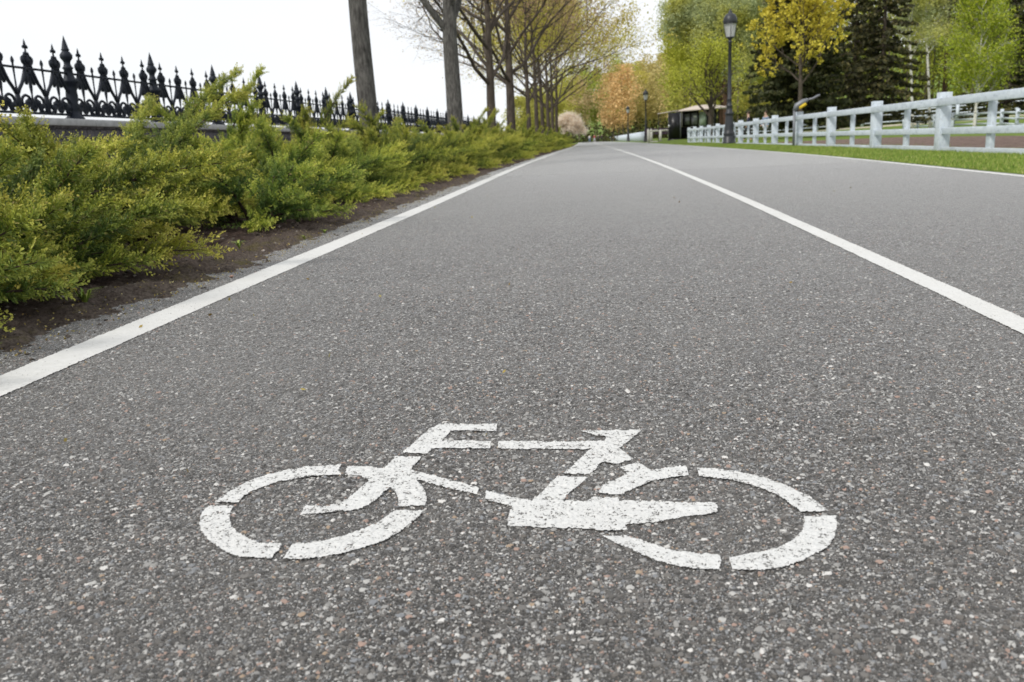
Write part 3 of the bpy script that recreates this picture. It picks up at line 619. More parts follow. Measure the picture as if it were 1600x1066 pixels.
# ------------------------------------------------------------------ trees
def perp_frame(d):
    a = np.cross(d, [0, 0, 1.] if abs(d[2]) < .9 else [1., 0, 0]); a /= np.linalg.norm(a); return a, np.cross(d, a)
def grow(seed, h, r0, fork, nl, up=.55, spread=.55, lv=3, lean=(0, 0), dens=1., tipn=6, forks=None, k0=12):
    """trunk with limbs; returns branch mesh builder and twig points"""
    r = np.random.default_rng(seed); mb = MB(); tips = []
    def limb(p, d, L, rad, level):
        n = 7 if level < 3 else 5; P = [np.array(p, float)]; d = np.array(d, float)
        for i in range(n - 1):
            d = d + r.normal(0, .13, 3) + np.array([0, 0, .10 * up]); d /= np.linalg.norm(d); P.append(P[-1] + d * L / (n - 1))
        P = np.array(P); R = np.linspace(rad, rad * .35, n); mb.tube(P, R, 6 if level < 2 else (4 if level < 3 else 3), False)
        if level >= lv:
            for q in P[1:]:
                tips.append(q)
            return
        m = int((5 if level == 1 else 4) * dens) + 1
        for i in range(m):
            t = .25 + .75 * (i + r.random()) / m; j = min(n - 2, int(t * (n - 1))); f = t * (n - 1) - j; q = P[j] * (1 - f) + P[j + 1] * f
            dd = P[j + 1] - P[j]; dd /= np.linalg.norm(dd); a, b = perp_frame(dd); ph = r.uniform(0, 6.28); an = r.uniform(.45, .95)
            nd = dd * math.cos(an) + (a * math.cos(ph) + b * math.sin(ph)) * math.sin(an); nd[2] += .15 * up; nd /= np.linalg.norm(nd)
            limb(q, nd, L * r.uniform(.42, .62), max(.006, rad * (1 - t * .6) * .5), level + 1)
        limb(P[-1], P[-1] - P[-2], L * .45, rad * .35, level + 1) if level + 1 <= lv else None
    n = 16; zz = np.linspace(0, 1, n); wob = np.cumsum(r.normal(0, .012 * h / n * 4, (n, 2)), 0)
    P = np.stack([wob[:, 0] * zz + lean[0] * zz * h, wob[:, 1] * zz + lean[1] * zz * h, zz * h * .82], -1)
    R = r0 * np.interp(zz * h * .82, [0, .25, .6, fork, h * .82], [1.45, 1.15, 1.03, .88, .12])
    # straight densely sampled lower trunk so that its outline can swell
    mb.tube(P, R, k0, True)
    for i in range(nl):
        z = fork + (h * .78 - fork) * (i / nl) ** 1.25 + (r.uniform(-.1, .1) if i else 0); t = z / (h * .82)
        q = np.array([np.interp(t, zz, P[:, k]) for k in range(3)]); az = i * 2.4 + r.uniform(-.4, .4)
        if forks and i < len(forks): az = forks[i]
        el = r.uniform(.45, .85) + .3 * t; d = np.array([math.cos(az) * math.cos(el), math.sin(az) * math.cos(el), math.sin(el)]) * 1.
        L = (h - z) * spread * r.uniform(.8, 1.1) + .5; limb(q, d, L, r0 * (.55 - .3 * t), 1)
    limb(P[-1], (0, 0, 1), h * .16, r0 * .12, 2)
    return mb, np.array(tips)
def foliage(tips, seed, per, size, jit, aspect=1., frac=1., clump=0, keep=None):
    r = np.random.default_rng(seed)
    if frac < 1: tips = tips[r.random(len(tips)) < frac]
    if keep is not None: tips = tips[keep(tips)]
    c = np.repeat(tips, per, 0) + r.normal(0, jit, (len(tips) * per, 3)); mb = MB(); mb.cards(c, size, r, aspect); return mb
def tree(name, xy, br, barkm, fol, leafm, label, cat='tree', rz=0., s=1., group=None, crown='crown', extra=None):
    e = empty(name, (xy[0], xy[1], Gz(*xy) - .05), rz); e.scale = (s, s, s)
    for nm, me in [('trunk', br), (crown, fol)] + ([extra] if extra else []):
        if me is None: continue
        o = bpy.data.objects.new(nm, me); C.objects.link(o); o.parent = e
    tag(e, label, cat, group); return e
def tmesh(mb, n, m): return mb.mesh(n, m, n == 'trunk')
# avenue trees on the left, behind the hedge
b1_, t1 = grow(21, 12, .165, 4.3, 13, lv=3, lean=(-.012, 0), k0=20); A1 = tmesh(b1_, 'trunk', M['bark'])
b2_, t2 = grow(22, 12.5, .225, 3.45, 14, lv=3, forks=[3.5, .9], lean=(-.01, 0), k0=20); A2 = tmesh(b2_, 'trunk', M['bark'])
b3_, t3 = grow(23, 11, .17, 2.6, 13, lv=4, spread=.6, dens=.8, forks=[3.0, .3, 1.6]); A3 = tmesh(b3_, 'trunk', M['darkbark'])
b4_, t4 = grow(24, 11.5, .20, 3.0, 13, lv=4, spread=.58, dens=.8); A4 = tmesh(b4_, 'trunk', M['darkbark'])
fb1 = tmesh(foliage(t1, 1, 3, .05, .1, frac=.5), 'crown', M['l_bud']); fb2 = tmesh(foliage(t2, 2, 3, .05, .1, frac=.5), 'crown', M['l_bud'])
fb3 = tmesh(foliage(t3, 3, 2, .055, .08, frac=.35), 'crown', M['l_bud']); fb4 = tmesh(foliage(t4, 4, 4, .06, .2, frac=.35), 'crown', M['l_bud'])
AG = 'avenue trees between the hedge and the stone wall'
tree('avenue_tree', (-4.0, 15.6), A1, None, fb1, None, 'nearest tree, a slim straight grey trunk rising from the hedge with no branches in view', group=AG)
tree('avenue_tree', (-4.0, 25.2), A2, None, fb2, None, 'thick grey trunk forking above with one limb reaching left, second from the camera', group=AG)
tree('avenue_tree', (-4.05, 33.8), A3, None, fb3, None, 'bare dark tree forking low into spreading limbs, right of the thick forked trunk', rz=1.1, group=AG)
tree('avenue_tree', (-4.0, 41.), A4, None, fb4, None, 'slim leaning trunk with sparse reddish buds, right of the low forking bare tree', rz=2.2, group=AG)
b10, t10 = grow(61, 11, .14, 2.6, 12, lv=3, spread=.68, dens=1.); b11, t11 = grow(62, 11.5, .13, 3.1, 11, lv=3, spread=.66, dens=1., lean=(.02, 0))
A5 = tmesh(b10, 'trunk', M['darkbark']); A7 = tmesh(b11, 'trunk', M['darkbark'])
F5r = tmesh(foliage(t10, 31, 11, .10, .34, frac=.6), 'crown', M['l_bud']); F5y = tmesh(foliage(t10, 32, 14, .13, .27, frac=.5), 'crown', M['l_yellow']); F7y = tmesh(foliage(t11, 33, 14, .13, .27, frac=.5), 'crown', M['l_yellow']); 
far_tr = [(52.5, 1, 'first reddish brown budding avenue tree past the bare forked one and the slim leaning one'), (61, 0, 'yellow leafed avenue tree between two reddish brown ones, left of the dark trunk cluster'),
          (69, 0, 'yellow leafed tree at the left of the dark trunk cluster'), (78, 1, 'reddish budding tree in the middle of the dark trunk cluster'),
          (87, 2, 'yellow crowned tree in the dark trunk cluster whose limbs reach right over the path'), (97, 3, 'farthest tall avenue tree, with yellow leaves, just left of the white blossoming tree')]
for y, k, lb in far_tr:
    br, fo = [(A7, F7y), (A5, F5r), (A5, F5y), (A7, F7y)][k]
    tree('avenue_tree', (-4.1 - (y - 52) * .012, y), br, None, fo, None, lb, rz=y * 1.7, s=1.02 + (y - 52) * .006, group=AG)
# blossoming tree
b5, t5 = grow(31, 4.6, .07, 1.4, 12, lv=3, spread=.5, up=.6); t5 = t5[t5[:, 2] > 1.7]
tree('blossom_tree', (-4.0, 118), tmesh(b5, 'trunk', M['farbark']), None, tmesh(foliage(t5, 7, 11, .18, .27, frac=.8), 'crown', M['l_blossom']), None,
     'small round tree covered in white blossom at the far end of the hedge', s=.80)
# right side
b6, t6 = grow(41, 14.5, .26, 3.2, 18, lv=4, spread=.55, forks=[2.5, .6], up=.5); A6 = tmesh(b6, 'trunk', M['redbark'])
f6 = foliage(t6, 8, 7, .17, .30, aspect=.7); tree('willow_tree', (11.5, 85), A6, None, tmesh(f6, 'crown', M['l_willow']), None, 'large airy grey green tree right behind the nearest street lamp', s=1.02)
tree('willow_tree', (13.5, 104), A6, None, tmesh(foliage(t6, 18, 6, .2, .34), 'crown', M['l_olive']), None, 'tall yellow green tree behind the grey green one', s=1.15, rz=2.)
b7, t7 = grow(42, 6.8, .21, 1.7, 13, lv=3, spread=.62, forks=[2.6, .7, 4.2], up=.4)
tree('small_tree', (8.1, 68), tmesh(b7, 'trunk', M['darkbark']), None, tmesh(foliage(t7, 9, 6, .13, .26, frac=.6), 'crown', M['l_olive']), None, 'low dark trunked tree with fresh yellow leaves beside the black kiosk', s=.98)
def conifer(seed, h, R, z0, dz, nbr, droop, percard, csize, gap=0., squash=1.):
    r = np.random.default_rng(seed); w = MB(); f = MB(); w.tube([(0, 0, 0), (.03, 0, h * .5), (0, 0, h)], [.17, .11, .02], 8, True)
    z = z0
    while z < h - .1:
        t = (z - z0) / (h - z0); L0 = R * (1 - t) ** squash + .15
        for k in range(nbr):
            if r.random() < gap: continue
            az = r.uniform(0, 6.283); L = L0 * r.uniform(.6, 1.1); d = np.array([math.cos(az), math.sin(az), 0]); n = 6; s = np.linspace(0, 1, n)
            P = np.array([0, 0, z + r.uniform(-.1, .1)]) + d * (s * L)[:, None]; P[:, 2] += -droop * L * s + .32 * droop * L * s ** 2.2
            w.tube(P, np.linspace(.03, .005, n), 3, False); m = int(percard * L / R) + 4; u = r.uniform(.15, 1, m) ** .8
            c = np.stack([np.interp(u, s, P[:, i]) for i in range(3)], -1); sd = np.array([-d[1], d[0], 0])
            wd = .42 * (1.1 - u) * min(1, L / 1.5) + .06
            c = c + sd * (r.uniform(-1, 1, m) * wd * L * .5)[:, None]; c[:, 2] -= r.uniform(0, .22, m) * .8; f.cards(c, csize, r, 1.)
        z += dz * r.uniform(.8, 1.2)
    return w, f
w, f = conifer(51, 13, 3.0, 1.5, .50, 11, .34, 85, .24, .10, .72)
SPW, SPF = tmesh(w, 'trunk', M['darkbark']), tmesh(f, 'crown', M['l_spruce'])
tree('spruce_tree', (17.75, 60), SPW, None, SPF, None, 'dark spruce with drooping layered branches behind the white paddock fence')
w, f = conifer(52, 14, 3.2, 1.3, .32, 14, .16, 95, .27, .06, .6)
CNW, CNF = tmesh(w, 'trunk', M['darkbark']), tmesh(f, 'crown', M['l_dark'])
tree('yew_tree', (12.3, 59), CNW, None, CNF, None, 'broad near-black conifer behind the golden flowering branches')
b8, t8 = grow(43, 10.5, .13, 2.9, 15, lv=3, spread=.33, up=.8)
r8 = np.random.default_rng(3); ct = t8[(t8[:, 2] > 3.2) & (r8.random(len(t8)) < .33)]; cl = np.repeat(ct + r8.normal(0, .2, ct.shape), 16, 0) + r8.normal(0, .075, (len(ct) * 16, 3)); mb = MB(); mb.cards(cl, .12, r8, 1.3)
tree('maple_tree', (11.3, 53), tmesh(b8, 'trunk', M['darkbark']), None, tmesh(mb, 'crown', M['l_gold']), None, 'golden yellow maple with clustered flowers in front of the dark conifer', s=1.02)
b9, t9 = grow(44, 9.5, .085, 1.6, 22, lv=3, spread=.21, up=.5); A9 = tmesh(b9, 'trunk', M['birchbark'])
t9d = t9.copy(); t9d[:, 2] -= .2; F9 = tmesh(foliage(t9d, 10, 6, .10, .24), 'crown', M['l_lime'])
tree('birch_tree', (19.6, 50), A9, None, F9, None, 'bright lime birch with a thin white stem behind the paddock rails', s=.9)
bA, tA = grow(45, 15, .11, 6, 14, lv=3, spread=.22, up=.7, lean=(-.07, 0)); AA = tmesh(bA, 'trunk', M['birchbark']); FA = tmesh(foliage(tA, 12, 4, .16, .3), 'crown', M['l_willow'])
tree('birch_tree', (27.8, 80), AA, None, FA, None, 'leaning white birch stem right of the dark spruce')
tree('birch_tree', (24.4, 74), AA, None, FA, None, 'thin birch stem close behind the right side of the dark spruce', rz=.3, s=.9)
bB, tB = grow(46, 18, .19, 9, 12, lv=3, spread=.25, up=.3); tree('pine_tree', (30.6, 85), tmesh(bB, 'trunk', M['redbark']), None, tmesh(foliage(tB, 13, 6, .2, .35), 'crown', M['l_dark']), None, 'straight brown pine trunk between the leaning birch and the lime birch')
tree('spruce_tree', (33, 78), SPW, None, SPF, None, 'dark spruce at the right picture edge behind the lime birch', rz=2, s=1.35)
tree('spruce_tree', (22.5, 84), SPW, None, SPF, None, 'taller spruce farther back behind the layered dark spruce', rz=4, s=1.3)

# far woods: masses of foliage nobody could count
def woods(name, seed, spots, cards, csz, tintf, ct0=.12):
    r = np.random.default_rng(seed); mb = MB()
    for x, y, h, w_ in spots:
        z0 = Gz(x, y); tint = np.array(tintf(x, y, r)); ct = ct0 + .18 * r.random()
        mb.tube([(x, y, z0 - .5), (x + r.normal(0, .2), y, z0 + h * .5), (x + r.normal(0, .3), y, z0 + h * .9)], [.16, .12, .04], 5, False)
        mb.tone[-1] = np.broadcast_to(np.array([.30, .25, .19]) * r.uniform(.35, 1.2), (len(mb.v[-1]), 3))
        n = cards; nc = 44; cc = r.random((nc, 3)); cz = ct + (1 - ct) * cc[:, 0]; pr = np.sin(np.clip((cz - ct) / (1 - ct), .04, 1) ** .75 * math.pi) ** .6 * w_
        an = cc[:, 1] * 6.283; cx = np.stack([np.cos(an) * pr * cc[:, 2] ** .4, np.sin(an) * pr * cc[:, 2] ** .4, cz * h], -1)
        c = np.repeat(cx, n // nc + 1, 0)[:n]; c = c + r.normal(0, 1, (n, 3)) * np.array([.22 * w_, .22 * w_, .055 * h]); c[:, 2] = np.clip(c[:, 2], .2, h * 1.02)
        tt = tint[None] * r.uniform(.75, 1.25, (n, 1)); mb.cards(c + np.array([x, y, z0]), csz, r, 1.3, tone=tt, up=.3)
    return tag(mb.build(name, M['forest'], attr='tint'), kind='stuff')
rw = np.random.default_rng(77)
spots = []
for row, (yy, n) in enumerate([(205, 20), (225, 20), (250, 24), (280, 24)]):
    for i in range(n):
        x = -20 + 62 * (i + rw.random()) / n
        h = 13 + rw.uniform(-2, 2.5) + row * 1.6 + (1.5 if x > 2 else 0) - (4 if x < -10 else 0)
        if abs(x - (-2.5)) < 4.5 and yy < 240: continue
        spots.append((x, yy + rw.uniform(-8, 8), h * 1.08, rw.uniform(2.6, 4.2)))
def tint_c(x, y, r):
    px = x / y * 1380 + 938
    pal = [(.56, .54, .12), (.48, .46, .12)] if px < 905 else ([(.50, .45, .30), (.42, .36, .24), (.58, .50, .22)] if px < 935 else ([(.76, .50, .20), (.74, .52, .26), (.66, .52, .14), (.54, .50, .14)] if px < 975 else [(.62, .55, .14), (.66, .56, .24), (.54, .54, .12), (.70, .54, .26)]))
    if px < 975 and px >905 and y > 240: pal = [(.48, .55, .12), (.66, .52, .3)]
    c = np.array(pal[r.integers(len(pal))]); return c * r.uniform(.85, 1.15)
woods('far_woodland', 5, spots, 3600, .36, tint_c, .22)
spots = []
for row, (d, n, hh) in enumerate([(126, 30, 18), (138, 30, 20), (154, 32, 23), (174, 34, 26)]):
    for i in range(n):
        t = (i + rw.random()) / n; k = .075 + .62 * t; y = d - 4 * t + rw.uniform(-4, 4); x = k * y
        if x < 9: continue
        spots.append((x, y, (hh + rw.uniform(-2, 2.5)) * (.62 + .38 * min(1, t * 4)), rw.uniform(2.0, 3.6)))
def tint_r(x, y, r):
    px = x / y * 1380 + 938; u = r.random()
    if px < 1200: pal = [(.52, .48, .09), (.46, .44, .10), (.34, .36, .08)]
    elif px < 1320: pal = [(.55, .54, .08), (.42, .46, .07), (.20, .22, .04)]
    elif px < 1480: pal = [(.15, .18, .03), (.24, .27, .04), (.42, .44, .06), (.09, .10, .03)]
    else: pal = [(.20, .25, .03), (.36, .40, .05), (.11, .12, .03), (.16, .20, .03)]
    return np.array(pal[r.integers(len(pal))]) * r.uniform(.8, 1.15)
woods('hillside_forest', 6, spots, 1100, .34, tint_r)
# low undergrowth closing the view below the crowns
r = np.random.default_rng(9); mb = MB(); n = 26000
k = r.uniform(-.10, .75, n); y = np.where(k < .08, r.uniform(200, 285, n), r.uniform(121, 145, n)); x = k * y
keep = ~((np.abs(x + 2.6) < 3.2) & (y < 240)); x, y = x[keep], y[keep]
z = G(x, y) + r.uniform(0, 1, len(x)) ** 1.3 * np.where(k[keep] < .08, 4.5, 3.2)
mb.cards(np.stack([x, y, z], -1), .55, r, 1.3, tone=np.array([(.07, .075, .025), (.11, .11, .035), (.05, .045, .03)])[r.integers(0, 3, len(x))])
tag(mb.build('undergrowth', M['forest'], attr='tint'), kind='stuff')

# ------------------------------------------------------------------ street lamps
def make_lamp():
    e = empty('street_lamp')
    MB().lathe([(0, 0), (.27, 0), (.27, .10), (.245, .12), (.245, .30), (.20, .34), (.235, .40), (.235, .46), (.20, .52), (.185, .62), (.15, 1.12), (.145, 1.2), (.175, 1.22), (.175, 1.28), (.13, 1.31), (.125, 1.42), (.105, 1.5), (.125, 1.52), (.125, 1.57), (.10, 1.60), (.09, 1.78), (.105, 1.80), (.08, 1.84), (.062, 4.0), (.085, 4.02), (.085, 4.06), (.06, 4.09), (.075, 4.15), (.16, 4.20), (.16, 4.23), (0, 4.23)], 20).build('post', M['lampiron'], e, True)
    gl = MB(); k = 4; a = np.arange(k) * 2 * math.pi / k + math.pi / 2
    for r_, z in ((.165, 4.235), (.255, 4.74)): gl.add(np.stack([r_ * np.cos(a), r_ * np.sin(a), np.full(k, z)], -1))
    gl.q = [np.array([(i, (i + 1) % k, k + (i + 1) % k, k + i) for i in range(k)])]; gl.qm = [np.zeros(k, int)]
    gl_ = gl
    fr = MB()
    for i in range(k): fr.beam((.168 * math.cos(a[i]), .168 * math.sin(a[i]), 4.22), (.258 * math.cos(a[i]), .258 * math.sin(a[i]), 4.76), .018, .018)
    fr.lathe([(.225, 4.735), (.272, 4.735), (.272, 4.775), (.225, 4.775)], 24); lf = fr.build('lantern_frame', M['lampiron'], e); gl_.build('glass', M['glass'], lf)
    MB().lathe([(.22, 4.775), (.275, 4.775), (.28, 4.80), (.278, 4.88), (.258, 4.97), (.215, 5.05), (.15, 5.11), (.075, 5.145), (.085, 5.19), (.065, 5.22), (.035, 5.235), (.04, 5.27), (.0, 5.31)], 24).build('lamp_shade', M['lampiron'], e, True)
    return e
lamp = make_lamp()
LG = 'black street lamps along the right side of the path'
for i, (x, y, s, lb) in enumerate([(5.27, 38, 1., 'tall black street lamp nearest to the camera, in front of the white fence'), (4.72, 95, 1., 'second nearest black street lamp beside the cream gate'),
                                (4.2, 138, 1., 'third black street lamp, in front of the far white picket fence'), (2.85, 212, 1., 'fourth small black street lamp against the orange trees'), (1.95, 318, 1., 'farthest tiny street lamp at the end of the path')]):
    o = lamp if i == 0 else copy_thing(lamp); o.location = (x, y, Gz(x, y)); tag(o, lb, 'street lamp', LG)

# ------------------------------------------------------------------ near white fence
fx = lambda y: 5.50 + .0022 * max(0, y - 12)
wf = empty('white_fence', (5.6, 12, 0)); tag(wf, 'nearest long white painted wooden rail fence between the lawn and the bare arena', 'fence')
rf = random.Random(4); PS = 3.60; py0 = 15.35; ys = [py0 + PS * k for k in range(-4, 13)]
def wpart(nm, mb): o = mb.build(nm, M['white']); o.parent = wf; o.matrix_parent_inverse = Matrix.Translation((-5.6, -12, 0)); return bevel(o, .006)
for y in ys:
    x = fx(y); q_ = rf.uniform(-.012, .012); wpart('post', MB().box((x - .07, y - .095, .0), (x + .11, y + .095, 1.025 + q_)))
    if y < ys[-1]:
        y2 = y + PS / 2; x2 = fx(y2); wpart('baluster', MB().box((x2 + .004, y2 - .075, .0), (x2 + .075, y2 + .075, .90)))
rf = random.Random(4)
for nm, z0, z1, th in (('top_rail', .805, .93, .055), ('middle_rail', .36, .465, .05), ('bottom_rail', .055, .16, .045)):
    for k in range(len(ys) - 1):
        a, b = ys[k], ys[k + 1]; j = rf.uniform(-.008, .008); xa = fx(a) - .072; xb = fx(b) - .072
        m = MB(); xo = .066 if nm != 'top_rail' else .0
        m.beam((xa + xo - .0, a + (.097 if nm != 'top_rail' else .002), (z0 + z1) / 2 + j), (xb + xo, b - (.097 if nm != 'top_rail' else .002), (z0 + z1) / 2 + j), th, z1 - z0); wpart(nm, m)

# ------------------------------------------------------------------ paddock fences behind the arena
def railfence(name, pts, h, rails, step, pw, label, cat='fence', m='white', rh=.15, group=None):
    e = empty(name, (*pts[0], Gz(*pts[0])))
    inv = Matrix.Translation((-pts[0][0], -pts[0][1], -Gz(*pts[0])))
    def bd(nm, mb): o = mb.build(nm, M[m]); o.parent = e; o.matrix_parent_inverse = inv
    P = []
    for a, b in zip(pts, pts[1:]):
        n = max(1, round(math.dist(a, b) / step)); P += [(a[0] + (b[0] - a[0]) * i / n, a[1] + (b[1] - a[1]) * i / n) for i in range(n)]
    P.append(pts[-1])
    for x, y in P: z = Gz(x, y); bd('post', MB().box((x - pw / 2, y - pw / 2, z - .1), (x + pw / 2, y + pw / 2, z + h)))
    for zr in rails:
        mb = MB()
        for a, b in zip(P, P[1:]):
            mb.beam((a[0], a[1] , Gz(*a) + zr), (b[0], b[1], Gz(*b) + zr), pw * .45, rh)
        bd('rail', mb)
    return tag(e, label, cat, group)
PG = 'white paddock fences behind the arena'
railfence('paddock_fence', [(16, 29), (20, 41), (24.3, 51), (28.9, 69), (32, 100)], 1.25, (.22, .60, 1.0), 5.8, .19, 'three-railed white paddock fence just beyond the brown arena', group=PG)
railfence('paddock_fence', [(78, 112), (62, 113), (54, 115), (43, 115), (37.7, 116), (22, 119), (12, 120)], 1.8, (.38, .78, 1.2, 1.6), 5.6, .32, 'farther four-railed white paddock fence in front of the forest edge', group=PG)
sp_ = np.linspace(10, 80, 60); V_ = np.array([[(x, 107 - .0 * x, Gz(x, 107) + .03), (x, 112.5, Gz(x, 112.5) + .03)] for x in sp_]).reshape(-1, 3)
I_ = np.arange(59) * 2; sm = MB(); sm.add(V_, np.stack([I_, I_ + 2, I_ + 3, I_ + 1], -1)); tag(sm.build('sand_path', M['sand']), kind='structure')
# far white picket fence
e = empty('picket_fence', (5.1, 104, Gz(5.1, 104))); inv = Matrix.Translation((-5.1, -104, -Gz(5.1, 104))); mbp, mbr = MB(), MB()
for k in range(700):
    y = 104 + k * .27; x = 5.1 - (y - 104) * .0128; z = float(g(y)); h = 1.12 + .04 * (k % 2)
    mbp.box((x - .02, y - .08, z + .05), (x + .02, y + .08, z + h))
for zr in (.3, .95): mbr.beam((5.14, 104, float(g(104)) + zr), (5.14 - 188 * .0128, 292, float(g(292)) + zr), .03, .09)
for nm, m_ in (('picket_row', mbp), ('rail', mbr)): o = m_.build(nm, M['white']); o.parent = e; o.matrix_parent_inverse = inv
tag(e, 'long low white picket fence behind the distant street lamps', 'fence')
# cream gate
e = empty('cream_gate', (4.6, 80, Gz(4.6, 80)))
def gp(nm, mb, m='cream'): return mb.build(nm, M[m], e)
for x, y in ((-.42, -.0), (-.1, 1.2)):
    MBp = MB().box((x - .11, y - .11, -.15), (x + .11, y + .11, 1.05)); MBp.lathe([(.11, 1.05), (.02, 1.2)], 4, (x, y, 0)); gp('post', MBp)
gp('post', MB().box((.45, -.12, -.1), (.72, .1, .98))); gp('rail', MB().box((-.3, -.04, .92), (1.3, .04, 1.06))); gp('rail', MB().box((-.3, -.04, .0), (1.3, .04, .12)))
tag(e, 'cream painted garden gate with short pointed posts between the second lamp and the black kiosk', 'gate')
# flowers behind the gate
r = np.random.default_rng(2); mb = MB(); mb.cards(np.stack([r.uniform(4.1, 6.2, 900), r.uniform(83, 85, 900), Gz(5, 84) + .75 + r.uniform(-.1, .45, 900)], -1), .09, r)
o = mb.build('flower_bed', M['purple']); tag(o, 'dark purple blossoms standing behind the cream gate', 'flowers', kind='stuff')

# ------------------------------------------------------------------ black kiosk
e = empty('black_cabinet', (6.05, 75, Gz(6.1, 75)))
gp('body', MB().box((-.5, -.4, .06), (.5, .4, 2.15)), 'black'); gp('base', MB().box((-.56, -.43, -.15), (.56, .43, .06)), 'black')
dr = gp('door', MB().box((-.42, -.425, .2), (.36, -.402, 2.0)), 'black'); gp('hinge_strip', MB().box((.40, -.415, .1), (.46, -.402, 2.1)), 'metal'); gp('notice', MB().box((-.56, -.44, 1.0), (-.44, -.43, 1.2)), 'signwhite')
gp('door_handle', MB().box((-.36, -.46, 1.0), (-.33, -.427, 1.2)), 'metal').parent = dr
tag(e, 'tall black cabinet with a plain door standing apart left of the kiosk', 'cabinet')
e = empty('kiosk', (8.0, 76, Gz(8., 76)))
gp('body', MB().box((-1.25, -.5, 1.0), (.05, .6, 2.25)), 'black'); gp('counter', MB().box((-1.55, -.5, -.1), (1.9, .6, .98)), 'black')
gp('window', MB().box((-1.12, -.52, 1.15), (-.72, -.504, 2.0)), 'metal'); gp('window', MB().box((-.55, -.52, 1.15), (-.08, -.504, 2.05)), 'metal')
gp('notice', MB().box((-.42, -.54, 1.7), (-.16, -.522, 1.85)), 'signwhite'); gp('side_pane', MB().box((.07, -.46, .99), (.66, -.42, 2.15)), 'pane')
for x in (.74, 1.35): gp('post', MB().box((x - .09, -.5, .99), (x + .09, -.32, 2.3)), 'black')
for x in (.74, 1.75): gp('post', MB().box((x - .05, .45, .99), (x + .05, .55, 2.3)), 'black')
rfm = MB(); z0 = 2.3
v = [(-1.7, -1.0, z0), (2.4, -1.0, z0 + .12), (2.4, 1.0, z0 + .12), (-1.7, 1.0, z0), (-.2, 0, z0 + .36), (1.0, 0, z0 + .42), (-1.7, -1.0, z0 - .1), (2.4, -1.0, z0 + .02), (2.4, 1.0, z0 + .02), (-1.7, 1.0, z0 - .1)]
rfm.add(v, [(0, 1, 5, 4), (2, 3, 4, 5), (6, 7, 1, 0), (7, 8, 2, 1), (8, 9, 3, 2), (9, 6, 0, 3), (9, 8, 7, 6)], [(1, 2, 5), (3, 0, 4)])
gp('roof', rfm, 'roof'); gp('awning', MB().beam((-3.3, -.6, 2.12), (-1.72, -.6, 2.30), .9, .07), 'roof'); gp('awning_pole', MB().box((-3.2, .0, -.1), (-3.15, .05, 2.08)), 'black')
tag(e, 'black open kiosk with windows and pale pinkish roof behind the white fence end', 'kiosk')

# ------------------------------------------------------------------ grey post with angled arm at the fence
e = empty('angled_post', (5.36, 25.9, Gz(5.4, 25.9)))
MB().lathe([(0, -.1), (.035, -.1), (.035, 1.02), (0, 1.02)], 10).build('pole', M['metal'], e)
m = MB(); m.tube([(0, 0, .98), (.06, 0, 1.10), (.24, 0, 1.21), (.36, 0, 1.26)], [.05, .085, .075, .045], 8); m.build('head', M['metal'], e)
MB().tube([(.34, 0, 1.255), (.48, 0, 1.28), (.62, 0, 1.35), (.68, 0, 1.37)], [.028, .03, .034, .02], 8).build('arm', M['metal'], e)
MB().beam((.12, -.05, 1.04), (.30, -.05, 1.15), .09, .075).build('yellow_patch', M['yellow'], e)
tag(e, 'grey metal pole with an angled arm and a yellow patch rising beside the white fence', 'pole')
# small things on the paddock grass
e = empty('white_box', (27.2, 74.5, Gz(27.2, 74.5))); bevel(MB().box((-.33, -.3, .05), (.33, .3, .62)).build('box_body', M['white'], e)); MB().box((-.38, -.35, .62), (.38, .35, .68)).build('lid', M['cream'], e)
tag(e, 'small white box with a lid on the grass in front of the three-railed paddock fence', 'box')
e = empty('marker_post', (10.5, 43, Gz(10.5, 43))); MB().box((-.14, -.08, 0), (.14, .08, 1.0)).build('board', M['cream'], e); MB().box((-.03, -.03, 1.0), (.03, .03, 1.15)).build('tip', M['metal'], e)
tag(e, 'narrow cream marker board standing on the grass behind the white fence', 'marker post')

